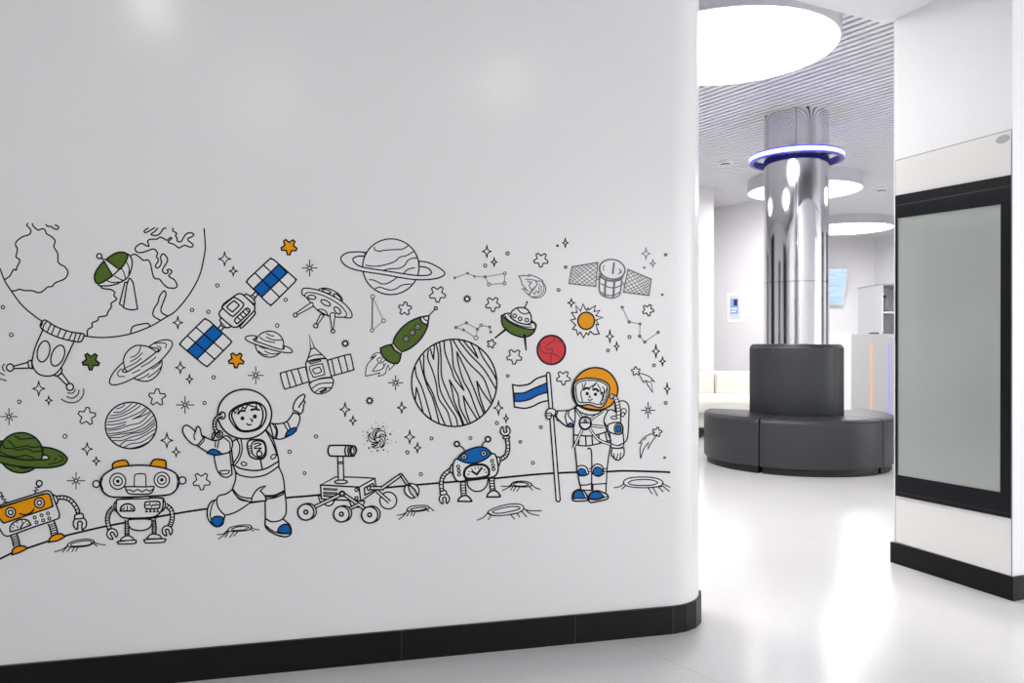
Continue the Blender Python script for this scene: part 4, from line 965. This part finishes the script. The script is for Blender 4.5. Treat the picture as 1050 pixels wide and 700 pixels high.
n = 4
for x0, x1, y0, y1, z1 in ((-4.6, -4.54, 2.2, 3.6, 2.9), (-4.6, -4.54, 5.2, 6.0, 2.5), (-4.6, -4.54, 8.4, 10.6, 3.0), (-2.4, -1.5, 12.24, 12.3, 2.6), (-.9, -.6, 12.24, 12.3, 2.9)):  # more unseen dark slabs, added only for the column's reflections
    bm = bmesh.new(); box(bm, x0, x1, y0, y1, 0, z1); struct('unseen_dark_panel_%d' % n, bm, M['frame']); n += 1
for y0, w in ((6.0, .8), (8.6, 1.6)):  # two more added slabs along the right hall wall, for reflections
    xa = lambda y: 8.6-(y-5.2)*1.41/10.4
    bm = bmesh.new(); prism(bm, [(xa(y0), y0), (xa(y0)-.06, y0), (xa(y0+w)-.06, y0+w), (xa(y0+w), y0+w)], 0, 2.8); struct('unseen_dark_panel_%d' % n, bm, M['frame']); n += 1

# ------------------------------------------------------------------ lamps
def round_lamp(x, y, r, label, h=0.15):
    t = empty('ceiling_lamp', (x, y, ZS))
    bm = bmesh.new(); lathe(bm, [(r-.03, 0), (r, 0), (r, -h), (r-.012, -h-.002), (r-.012, -h+.012)], 96)
    auto_smooth(link_mesh('drum', bm, M['drum'], t))
    bm = bmesh.new(); disc(bm, r-.012, -h+.004, 96, down=True); link_mesh('diffuser', bm, M['lightdisc'], t)
    tag(t, label, 'lamp', 'round drum ceiling lamps in the hall')
round_lamp(1.40, 5.10, 0.70, 'largest glowing round drum lamp on the slatted ceiling, nearest, at the top of the opening')
round_lamp(3.67, 9.80, 0.68, 'round drum ceiling lamp half hidden behind the mirrored column', 0.165)
round_lamp(5.67, 13.2, 0.72, 'farthest round drum ceiling lamp, right of the mirrored column above the television')
for x, y in ((-0.7, 4.7), (-1.2, 9.4), (6.2, 8.0)):  # unseen lamps added to brighten the hall and the pier
    round_lamp(x, y, 0.70, 'unseen round drum ceiling lamp added to light the hall')
for x, y in ((0.95, 1.08), (-0.28, 0.13), (-1.04, 1.20)):
    t = empty('downlight', (x, y, 2.7))
    bm = bmesh.new(); lathe(bm, [(.062, -.002), (.062, -.010), (.082, -.010), (.085, 0)], 40); auto_smooth(link_mesh('trim_ring', bm, M['whitecab'], t))
    bm = bmesh.new(); disc(bm, .061, -.004, 40, down=True); link_mesh('lens', bm, M['downlens'], t)
    tag(t, 'small recessed downlight in the near ceiling in front of the mural', 'lamp', 'recessed downlights')

def detector(x, y, r, label):
    t = empty('smoke_detector', (x, y, ZS))
    bm = bmesh.new(); lathe(bm, [(0, -.045), (r*.45, -.055), (r*.6, -.045), (r*.62, -.03), (r*.95, -.028), (r, -.02), (r, .002)], 32); auto_smooth(link_mesh('cover', bm, M['whitecab'], t))
    bm = bmesh.new(); lathe(bm, [(r*.63, -.031), (r*.63, -.042)], 32); link_mesh('vent_slot', bm, M['seam'], t)
    tag(t, label, 'detector', 'detectors on the slatted ceiling')
detector(2.43, 8.89, .085, 'small white smoke detector on the slatted ceiling left of the mirrored column')
detector(4.95, 10.45, .085, 'small white smoke detector on the slatted ceiling at the far right beside the pier')

# ------------------------------------------------------------------ mirrored column
CXW, CYW, CR = 2.585, 7.10, 0.281
FACE = -PI/2                                    # angle that faces us (-Y)
t = empty('mirrored_column', (CXW, CYW, 0))
bm = bmesh.new(); lathe(bm, [(CR, 0), (CR, 1.628)], 128); link_mesh('lower_sheet', bm, M['brushed'], t, smooth=True)
bm = bmesh.new(); lathe(bm, [(CR, 1.632), (CR, 2.74)], 128); link_mesh('middle_sheet', bm, M['brushed'], t, smooth=True)
bm = bmesh.new(); lathe(bm, [(CR, 2.742), (CR, ZS+.03)], 128); link_mesh('upper_sheet', bm, M['chrome'], t, smooth=True)
bm = bmesh.new(); lathe(bm, [(CR-.001, 1.627), (CR-.001, 1.633)], 96)
aS = math.atan2(-CYW, -CXW)
for da in (0.0, PI):
    a = aS+da; q = [(CR-.02, -.0022), (CR+.0006, -.0022), (CR+.0006, .0022), (CR-.02, .0022)]
    prism(bm, [(u*math.cos(a)-v*math.sin(a), u*math.sin(a)+v*math.cos(a)) for u, v in q], 0, ZS)
link_mesh('joint', bm, M['seam'], t)
tag(t, 'tall round column clad in mirror-polished steel rising to the slatted ceiling', 'column')

# light ring round the column
t = empty('light_ring', (CXW, CYW, 2.73))
bm = bmesh.new(); lathe(bm, [(.407, .004), (.407, .014)], 128, mi=1); lathe(bm, [(.407, .014), (.407, .050)], 128); lathe(bm, [(.407, .050), (.407, .060)], 128, mi=1); link_mesh('led_band', bm, [M['ringlit'], M['ringhalo']], t, smooth=True)['label'] = 'glowing blue-white band'
bm = bmesh.new(); lathe(bm, [(.406, .062), (.374, .062), (.374, 0), (.406, 0), (.406, .004)], 128); auto_smooth(link_mesh('housing', bm, M['ringdark'], t))['label'] = 'dark ring housing'
for da in (-2.35, -0.78, .78, 2.35):
    bm = bmesh.new(); a = FACE+da
    prism(bm, [(u*math.cos(a)-v*math.sin(a), u*math.sin(a)+v*math.cos(a)) for u, v in ((CR-.005, -.008), (.377, -.008), (.377, .008), (CR-.005, .008))], .02, .04)
    link_mesh('bracket', bm, M['ringdark'], t)
tag(t, 'glowing blue-white light ring around the upper part of the mirrored column', 'lamp')

# ------------------------------------------------------------------ round grey sofa, three curved modules
def sector(prof, a0, a1, n, inset=0.014):
    """sweep a closed (r, z) profile around the column, its ends softened"""
    bm = bmesh.new(); m = len(prof)
    cr = sum(p[0] for p in prof)/m; cz = sum(p[1] for p in prof)/m
    rm = max(p[0] for p in prof)
    st = []
    k = 4
    for i in range(k+1):
        u = i/k; st.append((a0+inset*(1-math.cos(u*PI/2))/rm*1.0, inset*(1-math.sin(u*PI/2))))
    for i in range(1, n): st.append((a0+(a1-a0)*i/n, 0))
    for i in range(k, -1, -1):
        u = i/k; st.append((a1-inset*(1-math.cos(u*PI/2))/rm, inset*(1-math.sin(u*PI/2))))
    rings = []
    for a, ins in st:
        ring = []
        for r, z in prof:
            dr, dz = cr-r, cz-z
            rr = r+max(-ins, min(ins, dr)); zz = z+max(-ins, min(ins, dz))
            ring.append(bm.verts.new((rr*math.cos(a), rr*math.sin(a), zz)))
        rings.append(ring)
    for A, B in zip(rings, rings[1:]):
        for j in range(m):
            q = (j+1) % m; bm.faces.new((A[j], B[j], B[q], A[q]))
    bm.faces.new(rings[0]); bm.faces.new(rings[-1][::-1])
    bmesh.ops.recalc_face_normals(bm, faces=list(bm.faces))
    return bm

def rounded(r0, r1, z0, z1, rt, rb=0.012, seg=6):
    p = []
    def arc(cr, cz, rad, a, b, n): 
        for i in range(n+1):
            t = math.radians(a+(b-a)*i/n); p.append((cr+rad*math.cos(t), cz+rad*math.sin(t)))
    arc(r1-rb, z0+rb, rb, -90, 0, 3); arc(r1-rt, z1-rt, rt, 0, 90, seg); arc(r0+.015, z1-.015, .015, 90, 180, 3); arc(r0+rb, z0+rb, rb, 180, 270, 3)
    return p

def arc_pipe(R, z, a0, a1, rad=.0045, n=48):
    return sector([(R+rad*math.cos(t), z+rad*math.sin(t)) for t in [2*PI*i/8 for i in range(8)]], a0, a1, n, .002)

ZSEAT = 0.462
def sofa_module(d0, d1, label, back=None):
    t = empty('curved_sofa_module', (CXW, CYW, 0))
    a0, a1 = FACE+math.radians(d0)+.004, FACE+math.radians(d1)-.004
    auto_smooth(link_mesh('seat', sector(rounded(.31, .815, .058, ZSEAT, .045), a0, a1, 48), M['leather'], t), 40)
    auto_smooth(link_mesh('piping', arc_pipe(.8055, ZSEAT-.016, a0+.01, a1-.01), M['piping'], t))
    auto_smooth(link_mesh('plinth', sector(rounded(.36, .785, 0, .060, .004, .004, 2), a0+.02, a1-.02, 40, .002), M['plinth'], t))
    if back:
        b0, b1 = FACE+math.radians(back[0]), FACE+math.radians(back[1])
        B = auto_smooth(link_mesh('backrest', sector(rounded(.287, .448, ZSEAT-.005, 1.078, .045), b0, b1, 40, .060), M['leather'], t), 40)
        auto_smooth(link_mesh('piping', arc_pipe(.4345, 1.065, b0+.14, b1-.14), M['piping'], B))
        bm = bmesh.new(); a = b1-.34
        q = [(.444, -.004), (.4515, -.004), (.4515, .004), (.444, .004)]
        prism(bm, [(u*math.cos(a)-v*math.sin(a), u*math.sin(a)+v*math.cos(a)) for u, v in q], ZSEAT+.01, 1.035)
        link_mesh('seam', bm, M['piping'], B)
    tag(t, label, 'sofa', 'curved grey sofa modules around the column')
sofa_module(-41, 36, 'front curved charcoal sofa module with the tall rounded backrest, around the mirrored column', (-85, 44))
sofa_module(-118, -41, 'left curved charcoal sofa module without a backrest in view, around the mirrored column')
sofa_module(36, 113, 'right curved charcoal sofa module, a narrow slice beside the pier, right of the front module')

# ------------------------------------------------------------------ cream sofa against the hall wall
t = empty('cream_sofa', (2.2, 9.6, 0))
def cs(name, x0, x1, y0, y1, z0, z1, b, parent=t, m='cream'):
    bm = bmesh.new(); box(bm, x0-2.2, x1-2.2, y0-9.6, y1-9.6, z0, z1, 0, b); return auto_smooth(link_mesh(name, bm, M[m], parent), 50)
cs('base', 0.9, 3.60, 9.02, 10.25, 0.10, 0.30, .02)
cs('plinth', 1.0, 2.17, 8.93, 10.2, 0.0, 0.10, 0, m='plinth')
cs('seat_cushion', 0.9, 3.60, 8.88, 10.12, 0.27, 0.435, .06)
cs('back_cushion', 0.9, 2.595, 10.0, 10.36, 0.42, 0.70, .04)
cs('back_cushion', 2.61, 3.62, 10.02, 10.36, 0.42, 0.71, .04)
tag(t, 'cream leatherette sofa against the white hall wall, behind the round grey sofa', 'sofa')

# ------------------------------------------------------------------ backlit control panel on the hall wall
HN = Vector((-(12.70-10.93), -(3.86-2.62), 0)).normalized()
HU = Vector((HN.y*-1, HN.x, 0)); HU = -HU if HU.x < 0 else HU
hp = Vector((3.345, 11.665, 1.1+35/800*11.66))
# set the plate on the wall face
wp = Vector((2.62, 12.70, 0)); hp = hp + HN*(-((hp-wp).dot(HN)))
t = empty('control_panel', hp, math.atan2(HU.y, HU.x))
def plate(name, w0, w1, z0, z1, d0, d1, m, parent=t, bev=0.0):
    bm = bmesh.new(); box(bm, w0, w1, -d1, -d0, z0, z1, 0, bev); return link_mesh(name, bm, M[m], parent)
plate('backlight', -.132, .132, -.207, .207, 0.004, 0.012, 'warm')['label'] = 'warm backlight edge'
plate('housing', -.115, .115, -.19, .19, 0.012, 0.03, 'whitecab', bev=.006)
S = plate('screen', -.070, .070, -.10, .13, 0.0301, 0.032, 'bluescreen'); S['label'] = 'blue screen'
plate('icon', -.01, .055, .02, .115, 0.0321, 0.0325, 'dark', S); plate('text_lines', -.055, .05, -.03, -.012, 0.0321, 0.0325, 'screenwhite', S); plate('text_lines', -.055, .03, -.07, -.055, 0.0321, 0.0325, 'screenwhite', S)
tag(t, 'small white wall control panel with a blue screen and warm backlight, above the cream sofa', 'panel')

# ------------------------------------------------------------------ television
tv = empty('wall_television', (5.83, 15.28, 1.1+(350-293.5)/800*15.15))
tv.rotation_euler = (math.radians(19), 0, 0)
bm = bmesh.new(); box(bm, -.70, .70, -.02, .03, -.37, .37, 0, .008); link_mesh('bezel', bm, M['whitecab'], tv)
bm = bmesh.new(); box(bm, -.675, .675, -.024, -.0205, -.355, .355); link_mesh('screen', bm, M['tv'], tv)['label'] = 'pale blue lit screen'
bm = bmesh.new(); box(bm, -.12, .12, .03, .20, -.12, .10); link_mesh('wall_mount', bm, M['dark'], tv)
tag(tv, 'wall television with a pale blue picture, tilted down, right of the mirrored column', 'television')

# ------------------------------------------------------------------ reception counter and cabinet
t = empty('reception_counter', (5.2, 11.0, 0))
def rc(name, x0, x1, y0, y1, z0, z1, m, b=0.0, parent=t):
    bm = bmesh.new(); box(bm, x0-5.2, x1-5.2, y0-11.0, y1-11.0, z0, z1, 0, b); return link_mesh(name, bm, M[m], parent)
rc('front_panel', 4.785, 6.6, 11.0, 11.05, 0.0, 1.205, 'greycab')
rc('carcass', 4.10, 6.6, 11.05, 11.55, 0.0, 1.20, 'whitecab')
rc('side_panel', 4.10, 4.783, 11.0, 11.05, 0.0, 1.21, 'whitecab')['label'] = 'white end panel'
rc('light_strip', 5.059, 5.075, 10.994, 11.001, 0.02, 1.07, 'amber')['label'] = 'amber light strip'
rc('light_strip', 5.302, 5.318, 10.994, 11.001, 0.02, 1.07, 'blueled')['label'] = 'blue light strip'
tag(t, 'grey reception counter front with one amber and one blue vertical light strip', 'counter')
t = empty('open_cabinet', (5.5, 11.8, 0))
def oc(name, x0, x1, y0, y1, z0, z1, m, parent=t):
    bm = bmesh.new(); box(bm, x0-5.5, x1-5.5, y0-11.8, y1-11.8, z0, z1); return link_mesh(name, bm, M[m], parent)
bm = bmesh.new(); prism(bm, [(.0, -.2), (.02, -.2), (.03, .63), (.01, .63)], 0, 1.94); link_mesh('side_panel', bm, M['whitecab'], t)
oc('back_panel', 5.52, 6.30, 12.41, 12.43, 0, 1.94, 'whitecab'); oc('side_panel', 6.28, 6.30, 11.6, 12.43, 0, 1.94, 'whitecab')
oc('top_panel', 5.50, 6.30, 11.59, 12.43, 1.94, 1.96, 'greycab')
for z in (1.52, 1.16, .80, .42): oc('shelf', 5.525, 6.28, 11.61, 12.41, z, z+.025, 'whitecab')
tag(t, 'white cabinet with open shelves at its front standing behind the reception counter', 'cabinet')
t = empty('spray_bottle', (5.60, 11.72, 1.545))
bm = bmesh.new(); lathe(bm, [(0, 0), (.045, 0), (.048, .02), (.048, .15), (.02, .19), (.018, .21), (0, .21)], 20); auto_smooth(link_mesh('body', bm, M['bottle'], t))
bm = bmesh.new(); lathe(bm, [(0, .21), (.022, .21), (.022, .25), (0, .25)], 16); link_mesh('cap', bm, M['dark'], t)
tag(t, 'small grey bottle on the open upper shelf of the white cabinet', 'bottle')
t = empty('card_reader', (5.24, 11.30, 1.2))
bm = bmesh.new(); box(bm, -.06, .06, -.04, .04, 0, .028, 0, .006); link_mesh('body', bm, M['dark'], t)
bm = bmesh.new(); box(bm, -.045, .045, -.03, .0, .0281, .031); link_mesh('key_pad', bm, M['bottle'], t)
tag(t, 'small dark device lying on top of the reception counter', 'device')

# ------------------------------------------------------------------ framed display set in the pier
base = on_pier(978, 590, 0); base.z = 0.12
t = empty('wall_display', base)
def pq(name, quad, o0, o1, m, parent=t):
    bm = bmesh.new(); hexa(bm, [on_pier(x, y, o0)-base for x, y in quad], [on_pier(x, y, o1)-base for x, y in quad]); bmesh.ops.recalc_face_normals(bm, faces=list(bm.faces)); return link_mesh(name, bm, M[m], parent)
pq('outline_backing', [(918.2, 164.2), (1037.6, 132.0), (1037.6, 590.5), (918.2, 555)], 0.0005, 0.003, 'badge')  # slightly larger grey plate whose rim draws the panel's thin outline
pq('cover_panel', [(918.8, 165.2), (1036.8, 133.3), (1036.8, 590.5), (918.8, 555)], 0.003, 0.006, 'gloss')['label'] = 'glossy white cover panel'
O = [(917.9, 200.6), (1036.8, 179.1), (1036.8, 531.6), (917.9, 507.8)]; I = [(920.3, 223.8), (1026, 209.4), (1025.4, 504.4), (920.3, 486.6)]
bm = bmesh.new()
for i in range(4):
    j = (i+1) % 4; q = [O[i], O[j], I[j], I[i]]
    hexa(bm, [on_pier(x, y, .0062)-base for x, y in q], [on_pier(x, y, .016)-base for x, y in q])
bmesh.ops.recalc_face_normals(bm, faces=list(bm.faces)); link_mesh('frame', bm, M['frame'], t)
pq('glass', I, .0062, .0125, 'frosted')['label'] = 'smoked grey glass'
pq('groove', [(918.2, 210.3), (1036.6, 189.6), (1036.6, 190.9), (918.2, 211.5)], .0161, .0164, 'framegap'); pq('groove', [(918.2, 503.2), (1036.6, 526.6), (1036.6, 527.6), (918.2, 504.2)], .0161, .0164, 'framegap')
D_b = [on_pier(1028.3+7.2*math.cos(a), 142.6+4.2*math.sin(a)-1.9*math.cos(a), .0066)-base for a in [2*PI*i/28 for i in range(28)]]
bm = bmesh.new(); bm.faces.new([bm.verts.new(v) for v in D_b]); link_mesh('badge', bm, M['badge'], t)['label'] = 'plain grey oval badge'
tag(t, 'tall black-framed display with smoked grey glass set into the white pier on the right', 'display')

# ------------------------------------------------------------------ world light added through the unbuilt sides of the room, and the camera
w = bpy.data.worlds.new('World'); SC.world = w; w.use_nodes = True
wn = w.node_tree; bg = wn.nodes['Background']; bg.inputs[0].default_value = (0.98, 0.985, 1.0, 1)
tc = wn.nodes.new('ShaderNodeTexCoord'); sx = wn.nodes.new('ShaderNodeSeparateXYZ'); mr = wn.nodes.new('ShaderNodeMapRange')   # sky strength raised towards the right to brighten the mural wall
mr.inputs[1].default_value = -0.2; mr.inputs[2].default_value = 0.7; mr.inputs[3].default_value = 0.56; mr.inputs[4].default_value = 3.3
wn.links.new(tc.outputs['Generated'], sx.inputs[0]); wn.links.new(sx.outputs[0], mr.inputs[0]); wn.links.new(mr.outputs[0], bg.inputs[1])
SC.view_settings.view_transform = 'Standard'; SC.view_settings.look = 'None'; SC.view_settings.exposure = 0.36; SC.view_settings.gamma = 1
cd = bpy.data.cameras.new('camera'); cam = bpy.data.objects.new('camera', cd); COL.objects.link(cam)
cam.location = (0, 0, CAM_H); cam.rotation_euler = (PI/2, 0, 0)
cd.sensor_fit = 'HORIZONTAL'; cd.sensor_width = 36.0; cd.lens = 36.0*F_PX/1050.0; cd.clip_start = 0.05; cd.clip_end = 100
SC.camera = cam
